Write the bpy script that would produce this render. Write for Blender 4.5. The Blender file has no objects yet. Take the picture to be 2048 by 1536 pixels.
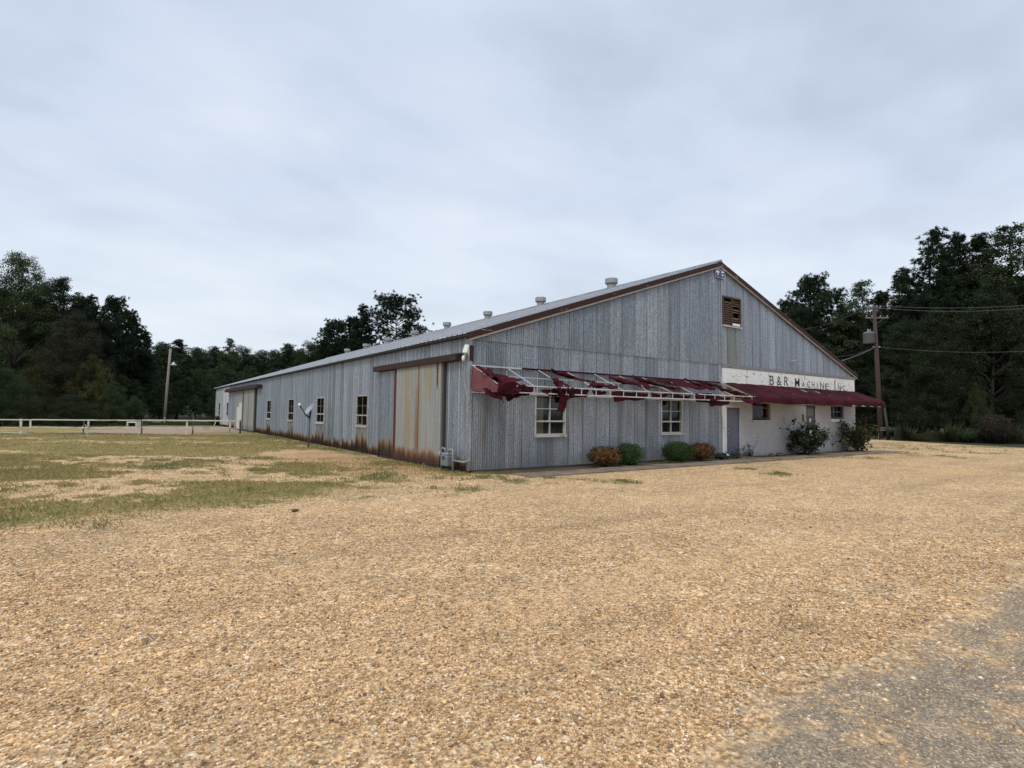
import bpy, math, random
import numpy as np
from mathutils import Vector, Matrix

# ---------------------------------------------------------------- camera geometry (building corner = origin, x along gable front, y along long side)
CX, CY, F = 1024.0, 768.0, 1104.8255518406515
R = np.array([[0.8198515966218558, 0.04083750071445562, 0.5711179020587522],
              [-0.5724206683306666, 0.035220183608428324, 0.8192033429707556],
              [0.013339339731283026, -0.9985448598846149, 0.05225155321660764]])
CAM = np.array([-7.95374973, -13.48447106, 1.7])
def hit(px, py, ax=2, val=0.0):
    r = R @ np.array([px - CX, py - CY, F]); return CAM + r * ((val - CAM[ax]) / r[ax])
def at(px, d):                                        # ground point in pixel column px at depth d
    xc = (px - CX) / F * d
    yc = (0 - CAM[2] - R[2, 0] * xc - R[2, 2] * d) / R[2, 1]
    return CAM + R @ np.array([xc, yc, d])
def height_at(px, py, d):
    return (CAM + R @ np.array([(px - CX) / F * d, (py - CY) / F * d, d]))[2]
def depth_of(x, y): return (x - CAM[0]) * R[0, 2] + (y - CAM[1]) * R[1, 2]

sc = bpy.context.scene
COL = sc.collection
def link(o, parent=None):
    COL.objects.link(o)
    if parent is not None: o.parent = parent
    return o
def tag(o, label=None, cat=None, group=None, kind=None):
    if label: o['label'] = label
    if cat: o['category'] = cat
    if group: o['group'] = group
    if kind: o['kind'] = kind
    return o
def empty(name, label, cat, loc=(0, 0, 0), rz=0, group=None):
    o = bpy.data.objects.new(name, None); link(o); o.location = loc; o.rotation_euler[2] = rz
    o.empty_display_size = 0.2
    return tag(o, label, cat, group)

# ---------------------------------------------------------------- numpy noise
def _h(ix, iy, s):
    n = (ix.astype(np.int64) * 374761393 + iy.astype(np.int64) * 668265263 + s * 974711) & 0x7fffffff
    n = ((n ^ (n >> 13)) * 1274126177) & 0x7fffffff
    return ((n ^ (n >> 16)) & 0xffff) / 65535.0
def vnoise(x, y, s=0):
    x = np.asarray(x, float); y = np.asarray(y, float)
    ix, iy = np.floor(x), np.floor(y); fx, fy = x - ix, y - iy
    fx = fx * fx * (3 - 2 * fx); fy = fy * fy * (3 - 2 * fy)
    a, b, c, d = _h(ix, iy, s), _h(ix + 1, iy, s), _h(ix, iy + 1, s), _h(ix + 1, iy + 1, s)
    return (a * (1 - fx) + b * fx) * (1 - fy) + (c * (1 - fx) + d * fx) * fy
def fbm(x, y, s=0, o=4):
    t = 0; a = 0.5; n = 0
    for i in range(o):
        t = t + a * vnoise(x * 2 ** i, y * 2 ** i, s + i * 17); n += a; a *= 0.5
    return t / n
def sstep(v, a, b):
    t = np.clip((np.asarray(v, float) - a) / (b - a), 0, 1); return t * t * (3 - 2 * t)

# ---------------------------------------------------------------- mesh helpers
class MB:
    def __init__(s): s.v = []; s.f = []
    def add(s, vs, fs):
        k = len(s.v); s.v += [tuple(map(float, p)) for p in vs]; s.f += [tuple(i + k for i in q) for q in fs]; return s
    def box(s, a, b):
        (x0, y0, z0), (x1, y1, z1) = a, b
        x0, x1 = min(x0, x1), max(x0, x1); y0, y1 = min(y0, y1), max(y0, y1); z0, z1 = min(z0, z1), max(z0, z1)
        return s.add([(x0, y0, z0), (x1, y0, z0), (x1, y1, z0), (x0, y1, z0), (x0, y0, z1), (x1, y0, z1), (x1, y1, z1), (x0, y1, z1)],
                     [(3, 2, 1, 0), (4, 5, 6, 7), (0, 1, 5, 4), (1, 2, 6, 5), (2, 3, 7, 6), (3, 0, 4, 7)])
    def bar(s, p, q, w, h=None):                       # square bar between two points
        h = h or w; p = Vector(p); q = Vector(q); d = (q - p).normalized()
        up = Vector((0, 0, 1)) if abs(d.z) < 0.95 else Vector((0, 1, 0))
        a = d.cross(up).normalized() * w / 2; b = a.cross(d).normalized() * h / 2
        vs = [e + i * a + j * b for e in (p, q) for i, j in ((-1, -1), (1, -1), (1, 1), (-1, 1))]
        return s.add(vs, [(0, 1, 2, 3), (7, 6, 5, 4), (0, 4, 5, 1), (1, 5, 6, 2), (2, 6, 7, 3), (3, 7, 4, 0)])
    def tube(s, pts, r, n=8, caps=True):
        pts = [Vector(p) for p in pts]; rs = r if hasattr(r, '__len__') else [r] * len(pts)
        k = len(s.v); prev = None
        for i, p in enumerate(pts):
            d = (pts[min(i + 1, len(pts) - 1)] - pts[max(i - 1, 0)]).normalized()
            if prev is None:
                up = Vector((0, 0, 1)) if abs(d.z) < 0.9 else Vector((1, 0, 0)); a = d.cross(up).normalized()
            else: a = (prev - d * prev.dot(d)).normalized()
            prev = a; b = d.cross(a)
            for j in range(n):
                t = 2 * math.pi * j / n; s.v.append(tuple(p + (a * math.cos(t) + b * math.sin(t)) * rs[i]))
        m = len(pts)
        for i in range(m - 1):
            for j in range(n):
                j2 = (j + 1) % n; s.f.append((k + i * n + j, k + i * n + j2, k + (i + 1) * n + j2, k + (i + 1) * n + j))
        if caps:
            s.f.append(tuple(k + j for j in reversed(range(n)))); s.f.append(tuple(k + (m - 1) * n + j for j in range(n)))
        return s
    def lathe(s, prof, n=20, o=(0, 0, 0)):
        k = len(s.v); m = len(prof)
        for r, z in prof:
            for j in range(n):
                t = 2 * math.pi * j / n; s.v.append((o[0] + r * math.cos(t), o[1] + r * math.sin(t), o[2] + z))
        for i in range(m - 1):
            for j in range(n):
                j2 = (j + 1) % n; s.f.append((k + i * n + j, k + i * n + j2, k + (i + 1) * n + j2, k + (i + 1) * n + j))
        return s
    def build(s, name, mat, parent=None, smooth=False, bevel=0):
        me = bpy.data.meshes.new(name); me.from_pydata(s.v, [], s.f); me.update()
        if mat: me.materials.append(mat)
        if smooth: me.polygons.foreach_set('use_smooth', [True] * len(me.polygons))
        o = bpy.data.objects.new(name, me); link(o, parent)
        if bevel:
            b = o.modifiers.new('b', 'BEVEL'); b.width = bevel; b.segments = 2; b.limit_method = 'ANGLE'
        return o
def np_mesh(name, V, nper, mat=None, smooth=False, faces=None):
    """V: (N*nper,3) one polygon per nper verts, or faces (M,k) index array"""
    V = np.ascontiguousarray(V, np.float32)
    if faces is None: faces = np.arange(len(V), dtype=np.int32).reshape(-1, nper)
    faces = np.ascontiguousarray(faces, np.int32); m, k = faces.shape
    me = bpy.data.meshes.new(name); me.vertices.add(len(V)); me.vertices.foreach_set('co', V.ravel())
    me.loops.add(m * k); me.loops.foreach_set('vertex_index', faces.ravel())
    me.polygons.add(m); me.polygons.foreach_set('loop_start', np.arange(0, m * k, k, dtype=np.int32))
    me.polygons.foreach_set('loop_total', np.full(m, k, np.int32))
    if smooth: me.polygons.foreach_set('use_smooth', np.ones(m, bool))
    me.update(calc_edges=True)
    if mat: me.materials.append(mat)
    return me

# ---------------------------------------------------------------- material builder
class NB:
    def __init__(s, name):
        s.m = bpy.data.materials.new(name); s.m.use_nodes = True; s.nt = s.m.node_tree
        s.p = s.nt.nodes['Principled BSDF']; s.out = s.nt.nodes['Material Output']; s._c = {}
    def n(s, t, ins=None, **kw):
        nd = s.nt.nodes.new(t)
        for k, v in kw.items(): setattr(nd, k, v)
        for k, v in (ins or {}).items(): s.set(nd.inputs[k], v)
        return nd
    def set(s, inp, v):
        if isinstance(v, bpy.types.NodeSocket): s.nt.links.new(v, inp)
        elif isinstance(v, (tuple, list)) and len(v) == 3 and inp.type == 'RGBA': inp.default_value = (*v, 1)
        else: inp.default_value = v
    def obj(s):
        if 'o' not in s._c: s._c['o'] = s.n('ShaderNodeTexCoord').outputs['Object']
        return s._c['o']
    def xyz(s):
        if 'x' not in s._c: s._c['x'] = s.n('ShaderNodeSeparateXYZ', {0: s.obj()}).outputs
        return s._c['x']
    def sc(s, v, k): return s.n('ShaderNodeVectorMath', {0: v, 1: k}, operation='MULTIPLY').outputs[0]
    def noise(s, scale=1, vec=None, k=None, detail=3, rough=0.55, out='Fac'):
        v = vec or s.obj()
        if k: v = s.sc(v, k)
        return s.n('ShaderNodeTexNoise', {'Vector': v, 'Scale': scale, 'Detail': detail, 'Roughness': rough}).outputs[out]
    def vor(s, scale, vec=None, out='Color', feature='F1', rnd=1.0):
        return s.n('ShaderNodeTexVoronoi', {'Vector': vec or s.obj(), 'Scale': scale, 'Randomness': rnd}, feature=feature).outputs[out]
    def math(s, op, a, b=0.0, c=None, clamp=False):
        nd = s.n('ShaderNodeMath', {0: a, 1: b}, operation=op, use_clamp=clamp)
        if c is not None: s.set(nd.inputs[2], c)
        return nd.outputs[0]
    def mr(s, v, a, b, lo=0.0, hi=1.0, smooth=True):
        return s.n('ShaderNodeMapRange', {0: v, 1: a, 2: b, 3: lo, 4: hi}, interpolation_type='SMOOTHSTEP' if smooth else 'LINEAR').outputs[0]
    def ramp(s, fac, stops, const=False):
        nd = s.n('ShaderNodeValToRGB', {0: fac}); cr = nd.color_ramp
        if const: cr.interpolation = 'CONSTANT'
        while len(cr.elements) < len(stops): cr.elements.new(0.5)
        for e, (p, c) in zip(cr.elements, stops): e.position = p; e.color = (*c, 1)
        return nd.outputs[0]
    def mix(s, fac, a, b, mode='MIX'):
        nd = s.n('ShaderNodeMix', data_type='RGBA', blend_type=mode)
        s.set(nd.inputs[0], fac); s.set(nd.inputs[6], a); s.set(nd.inputs[7], b); return nd.outputs[2]
    def mul(s, col, val):                              # colour * scalar
        return s.n('ShaderNodeVectorMath', {0: col, 3: val}, operation='SCALE').outputs[0]
    def bump(s, h, strength=0.5, dist=0.01, normal=None):
        nd = s.n('ShaderNodeBump', {'Height': h, 'Strength': strength, 'Distance': dist})
        if normal: s.set(nd.inputs['Normal'], normal)
        s.set(s.p.inputs['Normal'], nd.outputs[0]); return nd.outputs[0]
    def fin(s, col=None, rough=None, metal=None, spec=None):
        for k, v in (('Base Color', col), ('Roughness', rough), ('Metallic', metal), ('Specular IOR Level', spec)):
            if v is not None: s.set(s.p.inputs[k], v)
        return s.m
def plain(name, c, rough=0.6, var=0.2, scale=6, metal=0, dirt=None, spec=0.4):
    b = NB(name); f = b.noise(scale, detail=4); g = b.noise(scale * 7, detail=2)
    col = b.mix(b.math('MULTIPLY_ADD', g, 0.4, b.math('MULTIPLY', f, 0.6)), tuple(x * (1 - var) for x in c), tuple(min(1, x * (1 + var)) for x in c))
    if dirt: col = b.mix(b.mr(b.noise(scale * 0.7, detail=5), 0.5, 0.72), col, dirt)
    return b.fin(col, rough, metal, spec)

def galvanised(name, ax, rust=0.0, tint=(1, 1, 1), sheet=0.61, zsplit=None, stain=0.5, grime=0.0):
    b = NB(name); X = b.xyz(); u = X[ax]; z = X[2]
    sid = b.math('FLOOR', b.math('DIVIDE', u, sheet))
    if zsplit: sid = b.math('ADD', sid, b.math('MULTIPLY', b.math('GREATER_THAN', z, zsplit), 57.3))
    rnd = b.n('ShaderNodeTexWhiteNoise', {'W': sid}, noise_dimensions='1D').outputs['Value']
    k = (14, 14, 0.35) ; uv = b.sc(b.obj(), k)
    streak = b.noise(1.0, uv, detail=4, rough=0.6)
    streak2 = b.noise(1.0, b.sc(b.obj(), (3.1, 3.1, 0.22)), detail=4)
    grain = b.noise(17, detail=3, rough=0.7)
    v = b.math('MULTIPLY_ADD', rnd, 0.14, 0.85)
    v = b.math('MULTIPLY', v, b.mr(streak, 0.28, 0.72, 0.82, 1.20)); v = b.math('MULTIPLY', v, b.mr(b.noise(1.0, b.sc(b.obj(), (38, 38, 0.5)), detail=2), 0.3, 0.7, 0.95, 1.05))
    v = b.math('MULTIPLY', v, b.mr(grain, 0.25, 0.75, 0.62, 1.34))
    base = b.mix(rnd, (0.240 * tint[0], 0.272 * tint[1], 0.310 * tint[2]), (0.308 * tint[0], 0.337 * tint[1], 0.372 * tint[2]))
    col = b.mul(base, v)
    st = b.math('MULTIPLY', b.mr(streak2, 0.52, 0.72), stain)
    col = b.mix(st, col, (0.13, 0.112, 0.09))
    fr = b.math('FRACT', b.math('DIVIDE', u, sheet))
    lap = b.math('LESS_THAN', fr, 0.035); lap_glint = b.math('GREATER_THAN', fr, 0.965)
    col = b.mix(b.math('MULTIPLY', lap, 0.45), col, (0.075, 0.075, 0.075))
    col = b.mix(b.math('MULTIPLY', lap_glint, 0.55), col, (0.46, 0.51, 0.53))  # pale line along each lap: a highlight painted into the sheet colour
    if rust:
        rs = b.noise(1.0, b.sc(b.obj(), (4.5, 4.5, 0.8)), detail=6, rough=0.6)
        h = b.math('SUBTRACT', z, b.math('ADD', b.math('MULTIPLY', rnd, 0.22 * rust), b.math('MULTIPLY_ADD', rs, 0.42 * rust, 0.10 * rust)))
        h = b.math('SUBTRACT', h, b.math('MULTIPLY', b.mr(b.math('ABSOLUTE', b.math('SUBTRACT', fr, 0.5)), 0.30, 0.5), 0.16 * rust))
        m = b.mr(h, 0.42 * rust, -0.36 * rust)
        rc = b.ramp(m, [(0.0, (0.25, 0.235, 0.20)), (0.32, (0.24, 0.185, 0.12)), (0.6, (0.135, 0.070, 0.035)), (0.85, (0.05, 0.026, 0.018)), (1.0, (0.028, 0.018, 0.014))])
        col = b.mix(b.mr(m, 0.0, 0.4), col, rc)
    if grime: col = b.mix(b.math('MULTIPLY', b.mr(b.math('ADD', z, b.math('MULTIPLY', streak, 0.8)), 1.1, 0.3), grime), col, (0.20, 0.19, 0.15))
    b.bump(grain, 0.12, 0.01)
    return b.fin(col, b.mr(grain, 0.3, 0.7, 0.36, 0.56), 0.55, 0.4)

def rusty(name, base, rust=(0.12, 0.042, 0.022), amount=0.5, k=(2, 2, 2)):
    b = NB(name); f = b.noise(1.3, k=k, detail=6, rough=0.65); g = b.noise(30, detail=2)
    r = b.mix(g, tuple(x * 0.55 for x in rust), tuple(x * 1.7 for x in rust))
    col = b.mix(b.mr(f, 0.52 - amount * 0.25 - 0.05, 0.56 - amount * 0.25 + 0.05), base, r) if amount < 1 else r
    col = b.mix(b.mr(f, 0.62, 0.7), r, base)if amount >= 0.5 else b.mix(b.mr(f, 0.60, 0.68), base, r)
    b.bump(g, 0.3, 0.004)
    return b.fin(col, 0.8, 0, 0.3)

def leafmat(name, c1, c2, c3=None, trans=0.15):
    b = NB(name)
    rnd = b.n('ShaderNodeNewGeometry').outputs['Random Per Island']; big = b.noise(0.55, detail=2)
    orn = b.n('ShaderNodeObjectInfo').outputs['Random']
    col = b.mix(b.mr(b.math('ADD', b.math('MULTIPLY', rnd, 0.5), big), 0.45, 1.05), c1, c2)
    if c3: col = b.mix(b.mr(rnd, 0.86, 0.9), col, c3)
    col = b.mul(col, b.mr(orn, 0, 1, 0.8, 1.2, False))
    b.fin(col, 0.75, 0, 0.1)
    tr = b.n('ShaderNodeBsdfTranslucent', {'Color': b.mul(col, 1.3)})
    mx = b.n('ShaderNodeMixShader', {0: trans, 1: b.p.outputs[0], 2: tr.outputs[0]})
    b.nt.links.new(mx.outputs[0], b.out.inputs[0]); return b.m
def glassmat(name, dark=0.6, tint=(0.75, 0.8, 0.8)):
    b = NB(name)
    tr = b.n('ShaderNodeBsdfTransparent', {'Color': tuple(dark * t for t in tint)})
    gl = b.n('ShaderNodeBsdfGlossy', {'Color': (0.8, 0.85, 0.9), 'Roughness': 0.06})
    df = b.n('ShaderNodeBsdfDiffuse', {'Color': (0.05, 0.05, 0.045)})
    a = b.n('ShaderNodeMixShader', {0: b.mr(b.noise(4, detail=4), 0.4, 0.75, 0.06, 0.35), 1: tr.outputs[0], 2: df.outputs[0]})
    mx = b.n('ShaderNodeMixShader', {0: 0.045, 1: a.outputs[0], 2: gl.outputs[0]})
    b.nt.links.new(mx.outputs[0], b.out.inputs[0]); return b.m
# ================================================================ BUILDING
W, L, EV, SL = 23.34, 54.0, 3.95, 0.34
def zr(x): return EV + SL * (x if x <= W / 2 else W - x)
M = {}
M['front'] = galvanised('front_corrugated', 0, rust=0, zsplit=3.78, stain=0.6, grime=0.45)
M['gable_r'] = galvanised('gable_ribbed', 0, rust=0, tint=(1.08, 1.08, 1.1), stain=0.45)
M['side'] = galvanised('side_sheets', 1, rust=0.58, tint=(1.06, 1.06, 1.06), stain=0.4)
M['side_w'] = galvanised('side_sheets_pale', 1, rust=0.25, tint=(2.2, 2.0, 1.82), stain=0.1)
M['roof'] = galvanised('roof_sheets', 1, rust=0, tint=(1.15, 1.06, 0.97), stain=0.2)
M['trim'] = plain('pale_trim', (0.42, 0.41, 0.38), 0.5, 0.25, 4, 0.1, (0.2, 0.15, 0.1)); M['rtrim'] = plain('rake_trim_paint', (0.30, 0.29, 0.275), 0.5, 0.2, 4, 0.1, (0.25, 0.2, 0.15))
M['rake'] = rusty('rusty_rake', (0.34, 0.27, 0.21), (0.030, 0.013, 0.010), 0.9, (1.4, 3, 9))
M['track'] = rusty('rusty_track', (0.16, 0.14, 0.12), (0.034, 0.0165, 0.013), 0.75, (3, 1.6, 5))
M['darkmetal'] = plain('dark_metal', (0.045, 0.043, 0.042), 0.6)
M['dark'] = plain('dark_void', (0.012, 0.012, 0.013), 0.9)
M['frame'] = plain('window_frame_paint', (0.42, 0.425, 0.40), 0.6, 0.15, 5, 0, (0.3, 0.26, 0.2))
M['frame_old'] = plain('window_frame_bare', (0.36, 0.33, 0.27), 0.7, 0.25, 5, 0, (0.2, 0.16, 0.11))
M['frame_brown'] = plain('window_frame_brown', (0.16, 0.10, 0.065), 0.7, 0.2)
M['glass'] = glassmat('window_glass', 0.55)
M['glass_dark'] = glassmat('window_glass_dark', 0.3)
M['curtain'] = plain('curtain', (0.75, 0.68, 0.52), 0.9)
M['door'] = plain('door_blue_grey', (0.105, 0.115, 0.165), 0.5, 0.1, 3)
M['door_dark'] = plain('door_dark_grey', (0.075, 0.078, 0.09), 0.5, 0.15, 3)
M['white'] = plain('white_paint', (0.72, 0.72, 0.70), 0.5, 0.1, 3, 0, (0.5, 0.48, 0.43))
lb_ = NB('black_lettering'); lf = lb_.noise(1.0, k=(16, 16, 12), detail=6, rough=0.7); M['letter'] = lb_.fin(lb_.mix(lb_.mr(lf, 0.56, 0.64), (0.020, 0.020, 0.024), (0.42, 0.41, 0.39)), 0.7, 0, 0.3)
M['wood'] = plain('weathered_wood', (0.14, 0.09, 0.06), 0.85, 0.45, 5)

def brickmat():
    b = NB('painted_brick'); v = b.n('ShaderNodeCombineXYZ', {0: b.xyz()[0], 1: b.xyz()[2], 2: 0.0}).outputs[0]
    br = b.n('ShaderNodeTexBrick', {'Vector': v, 'Scale': 1.0, 'Mortar Size': 0.006, 'Brick Width': 0.203, 'Row Height': 0.0677, 'Mortar Smooth': 0.4,
             'Color1': (0.47, 0.468, 0.478), 'Color2': (0.41, 0.41, 0.42), 'Mortar': (0.31, 0.308, 0.31)})
    d = b.noise(1.1, detail=6, rough=0.65); col = b.mix(b.mr(d, 0.5, 0.8), br.outputs[0], (0.46, 0.45, 0.42))
    st = b.noise(1.0, k=(5, 5, 0.5), detail=4); col = b.mix(b.math('MULTIPLY', b.mr(st, 0.6, 0.8), 0.4), col, (0.36, 0.34, 0.30))
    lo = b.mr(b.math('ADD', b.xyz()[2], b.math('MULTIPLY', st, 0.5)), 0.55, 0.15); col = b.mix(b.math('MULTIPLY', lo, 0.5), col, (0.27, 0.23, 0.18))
    b.bump(br.outputs['Fac'], -0.5, 0.01); return b.fin(col, 0.75, 0, 0.3)
M['brick'] = brickmat()
def signmat():
    b = NB('peeling_sign_paint')
    f = b.noise(1.0, k=(5, 5, 7), detail=7, rough=0.7); g = b.noise(1.0, k=(13, 13, 4), detail=4)
    col = b.mix(b.noise(3, detail=3), (0.66, 0.66, 0.63), (0.76, 0.755, 0.72))
    col = b.mix(b.mr(f, 0.56, 0.61), col, (0.42, 0.36, 0.25))
    col = b.mix(b.mr(f, 0.635, 0.67), col, (0.11, 0.09, 0.075))
    # remains of older painted letters to the right
    xr = b.math('MULTIPLY', b.mr(b.xyz()[0], 14.9, 15.6), b.mr(b.xyz()[0], 23.2, 22.7))
    gh = b.math('MULTIPLY', b.math('MULTIPLY', b.mr(g, 0.56, 0.60), xr), b.mr(b.noise(0.9, k=(1.5, 1, 1)), 0.42, 0.6))
    col = b.mix(b.math('MULTIPLY', gh, 0.55), col, (0.22, 0.22, 0.22))
    return b.fin(col, 0.75, 0, 0.3)
M['sign'] = signmat()

wh = empty('metal_warehouse', 'long low grey metal warehouse with gabled roof, rusty edges and a white brick corner', 'warehouse')

def sheet_wall(name, us, off, z0, z1, holes, place, mat, parent=wh):
    """vertical profiled sheet; us sample positions, off(u) profile offset, z0/z1 functions, place(u,o,z)->xyz"""
    us = sorted(set([round(u, 4) for u in us] + [round(h[0], 4) for h in holes] + [round(h[1], 4) for h in holes]))
    mb = MB()
    for a, c in zip(us[:-1], us[1:]):
        mid = (a + c) / 2; segs = [(0, 1, None)]
        hs = sorted([h for h in holes if h[0] <= mid <= h[1]], key=lambda h: h[2])
        oa, oc = off(a), off(c - 1e-5); ba, bc, ta, tc = z0(a), z0(c), z1(a), z1(c)
        cur = (ba, bc)
        for h in hs:
            mb.add([place(a, oa, cur[0]), place(c, oc, cur[1]), place(c, oc, h[2]), place(a, oa, h[2])], [(0, 1, 2, 3)]); cur = (h[3], h[3])
        if ta > cur[0] + 1e-3 or tc > cur[1] + 1e-3:
            mb.add([place(a, oa, cur[0]), place(c, oc, cur[1]), place(c, oc, tc), place(a, oa, ta)], [(0, 1, 2, 3)])
    return mb.build(name, mat, parent)

PITCH = 0.61 / 8
def corr(u): return 0.018 * math.cos(2 * math.pi * u / PITCH) + 0.010 * ((u / 0.61) % 1.0)
def samples(a, b, step): n = max(2, int(round((b - a) / step))); return [a + (b - a) * i / n for i in range(n + 1)]
def lapped(a, b, step):
    us = samples(a, b, step); k = math.ceil(a / 0.61)
    while k * 0.61 < b: us += [k * 0.61 - 0.002, k * 0.61 + 0.0005]; k += 1
    return us
FW = [(2.35, 3.49, 1.04, 2.23), (8.14, 9.25, 1.04, 2.23)]
LV = (11.87, 13.13, 5.42, 6.62)
sheet_wall('gable_wall', lapped(0.05, 11.78, PITCH / 6), corr, lambda u: 0.06 + 0.012 * math.sin(u * 5), lambda u: min(3.80, zr(u) - 0.03), FW, lambda u, o, z: (u, o, z), M['front'])
sheet_wall('gable_upper_wall', lapped(0.05, 11.78, PITCH / 6), corr, lambda u: 3.77, lambda u: max(3.771, zr(u) - 0.03), [], lambda u, o, z: (u, o - 0.022, z), M['front'])
def corr2(u): return 0.009 * math.cos(2 * math.pi * u / PITCH) + 0.022 * ((u / 0.61) % 1.0)
sheet_wall('gable_brick_side_wall', lapped(11.80, 23.28, PITCH / 6), corr2, lambda u: 3.79, lambda u: max(3.791, zr(u) - 0.03), [LV], lambda u, o, z: (u, o, z), M['gable_r'])
def rib(u):
    t = (u / 0.61) % 1.0; r = 0.0
    for c, h, w in ((0.0, 0.034, 0.055), (1.0, 0.034, 0.055), (0.5, 0.024, 0.04), (0.25, 0.012, 0.03), (0.75, 0.012, 0.03)):
        r = max(r, h * max(0.0, 1 - abs(t - c) / w))
    return -r - 0.008 * (1 - t)
ribs = []
for k in range(-1, 90):
    for t in (0.0, 0.02, 0.056, 0.22, 0.25, 0.28, 0.455, 0.5, 0.545, 0.72, 0.75, 0.78, 0.944, 0.98, 0.999): ribs.append(k * 0.61 + t * 0.61)
SW = [(8.05, 9.25), (13.98, 15.2), (19.95, 21.15), (26.05, 27.3), (44.75, 45.75), (50.4, 51.5)]
SH = [(a, c, 1.10, 2.30) for a, c in SW]
def dirtline(u): return 0.03 + 0.02 * math.sin(u * 2.1) - 0.03
sheet_wall('side_wall', [u for u in ribs if 0.05 < u < 44.5] + [0.05, 44.5], rib, dirtline, lambda u: EV + 0.02, SH[:4], lambda u, o, z: (o, u, z), M['side'])
sheet_wall('side_wall', [u for u in ribs if 44.51 < u < L] + [44.51, L], rib, dirtline, lambda u: EV + 0.02, SH[4:], lambda u, o, z: (o + 0.004, u, z), M['side_w'])['label'] = 'paler repainted far end of the long side wall'
b_ = MB(); b_.add([(W, 0, 0), (W, L, 0), (W, L, EV), (W, 0, EV)], [(0, 1, 2, 3)])
b_.add([(0, L, 0), (W, L, 0), (W, L, EV), (W / 2, L, zr(W / 2)), (0, L, EV)], [(4, 3, 2, 1, 0)]); b_.build('rear_wall', M['side'], wh)
MB().box((0.1, 0.1, 0.012), (W - 0.1, L - 0.1, 0.03)).build('floor_slab', M['dark'], wh)
# roof with standing ribs
def roof_mesh():
    mb = MB(); ys = []
    k = -0.11
    prof = []
    y = -0.11
    while y < L + 0.15:
        for t, h in ((0, 0.0), (0.10, 0.0), (0.125, 0.036), (0.15, 0.036), (0.175, 0.0)): prof.append((y + t, h))
        y += 0.305
    xs = [-0.26, W / 2, W + 0.26]
    for (xa, xb) in ((xs[0], xs[1]), (xs[1], xs[2])):
        za, zb = zr(xa) + 0.04, zr(xb) + 0.04
        if xa < 0: za = EV + 0.04 + SL * xa
        if xb > W: zb = EV + 0.04 - SL * (xb - W)
        n0 = len(mb.v)
        for yy, h in prof: mb.v += [(xa, yy, za + h), (xb, yy, zb + h)]
        for i in range(len(prof) - 1):
            a = n0 + 2 * i; mb.f.append((a, a + 1, a + 3, a + 2))
    return mb
roof = roof_mesh().build('roof', M['roof'], wh)
# soffit closing the eave, coloured dark to stand for the shadow line there
mb = MB(); mb.box((-0.22, -0.09, EV - 0.10), (-0.01, L + 0.05, EV - 0.052)); mb.build('eave_soffit', M['darkmetal'], wh)
mb = MB(); mb.tube([(W / 2, -0.11, zr(W / 2) + 0.05), (W / 2, L + 0.1, zr(W / 2) + 0.05)], 0.09, 8); mb.build('ridge_cap', M['roof'], wh)
# rake trim on the gable
def rake(z0, z1, y0, y1, x_out=0.16):
    mb = MB()
    for s in (0, 1):
        xa = -x_out if s == 0 else W + x_out; xm = W / 2; za = EV - SL * x_out; zm = zr(xm)
        vs = []
        for (x, zz) in ((xa, za), (xm, zm)):
            for yy in (y0, y1):
                for dz in (z0, z1): vs.append((x, yy, zz + dz))
        mb.add(vs, [(0, 1, 3, 2), (4, 6, 7, 5), (0, 4, 5, 1), (2, 3, 7, 6), (1, 5, 7, 3), (0, 2, 6, 4)])
    return mb
rake(-0.135, 0.05, -0.125, -0.02).build('rake_fascia', M['rake'], wh)
rake(-0.195, -0.137, -0.112, -0.02, 0.12).build('rake_trim', M['rtrim'], wh)
# corner trims, flashing above brick
MB().box((-0.04, -0.042, 0.05), (0.035, 0.05, 3.88)).build('corner_trim', galvanised('corner_metal', 2, tint=(1.15, 1.12, 1.05), stain=0.8, sheet=9), wh)
MB().box((W - 0.06, -0.03, 3.66), (W + 0.03, 0.05, 3.85)).build('corner_trim', M['trim'], wh)
mb = MB(); mb.box((11.78, -0.075, 3.665), (W + 0.02, -0.012, 3.80)); mb.box((11.80, -0.06, 3.655), (W, 0.02, 3.668))
mb.build('gable_flashing', rusty('grey_flashing', (0.20, 0.20, 0.20), (0.09, 0.06, 0.045), 0.3, (2, 2, 9)), wh)
MB().box((11.755, -0.05, 3.80), (11.80, -0.004, 7.6)).build('sheet_edge_trim', M['gable_r'], wh)
# eave-end bracket/rusty stain strip at near corner
MB().box((-0.06, -0.052, 3.15), (0.065, -0.046, 3.60)).build('corner_patch', M['rake'], wh)
# dark strip standing for the shaded gap under the sheet edge
mb = MB()
mb.box((0.1, -0.005, -0.01), (11.75, 0.06, 0.07)); mb.build('base_gap_shade', M['darkmetal'], wh)

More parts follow.
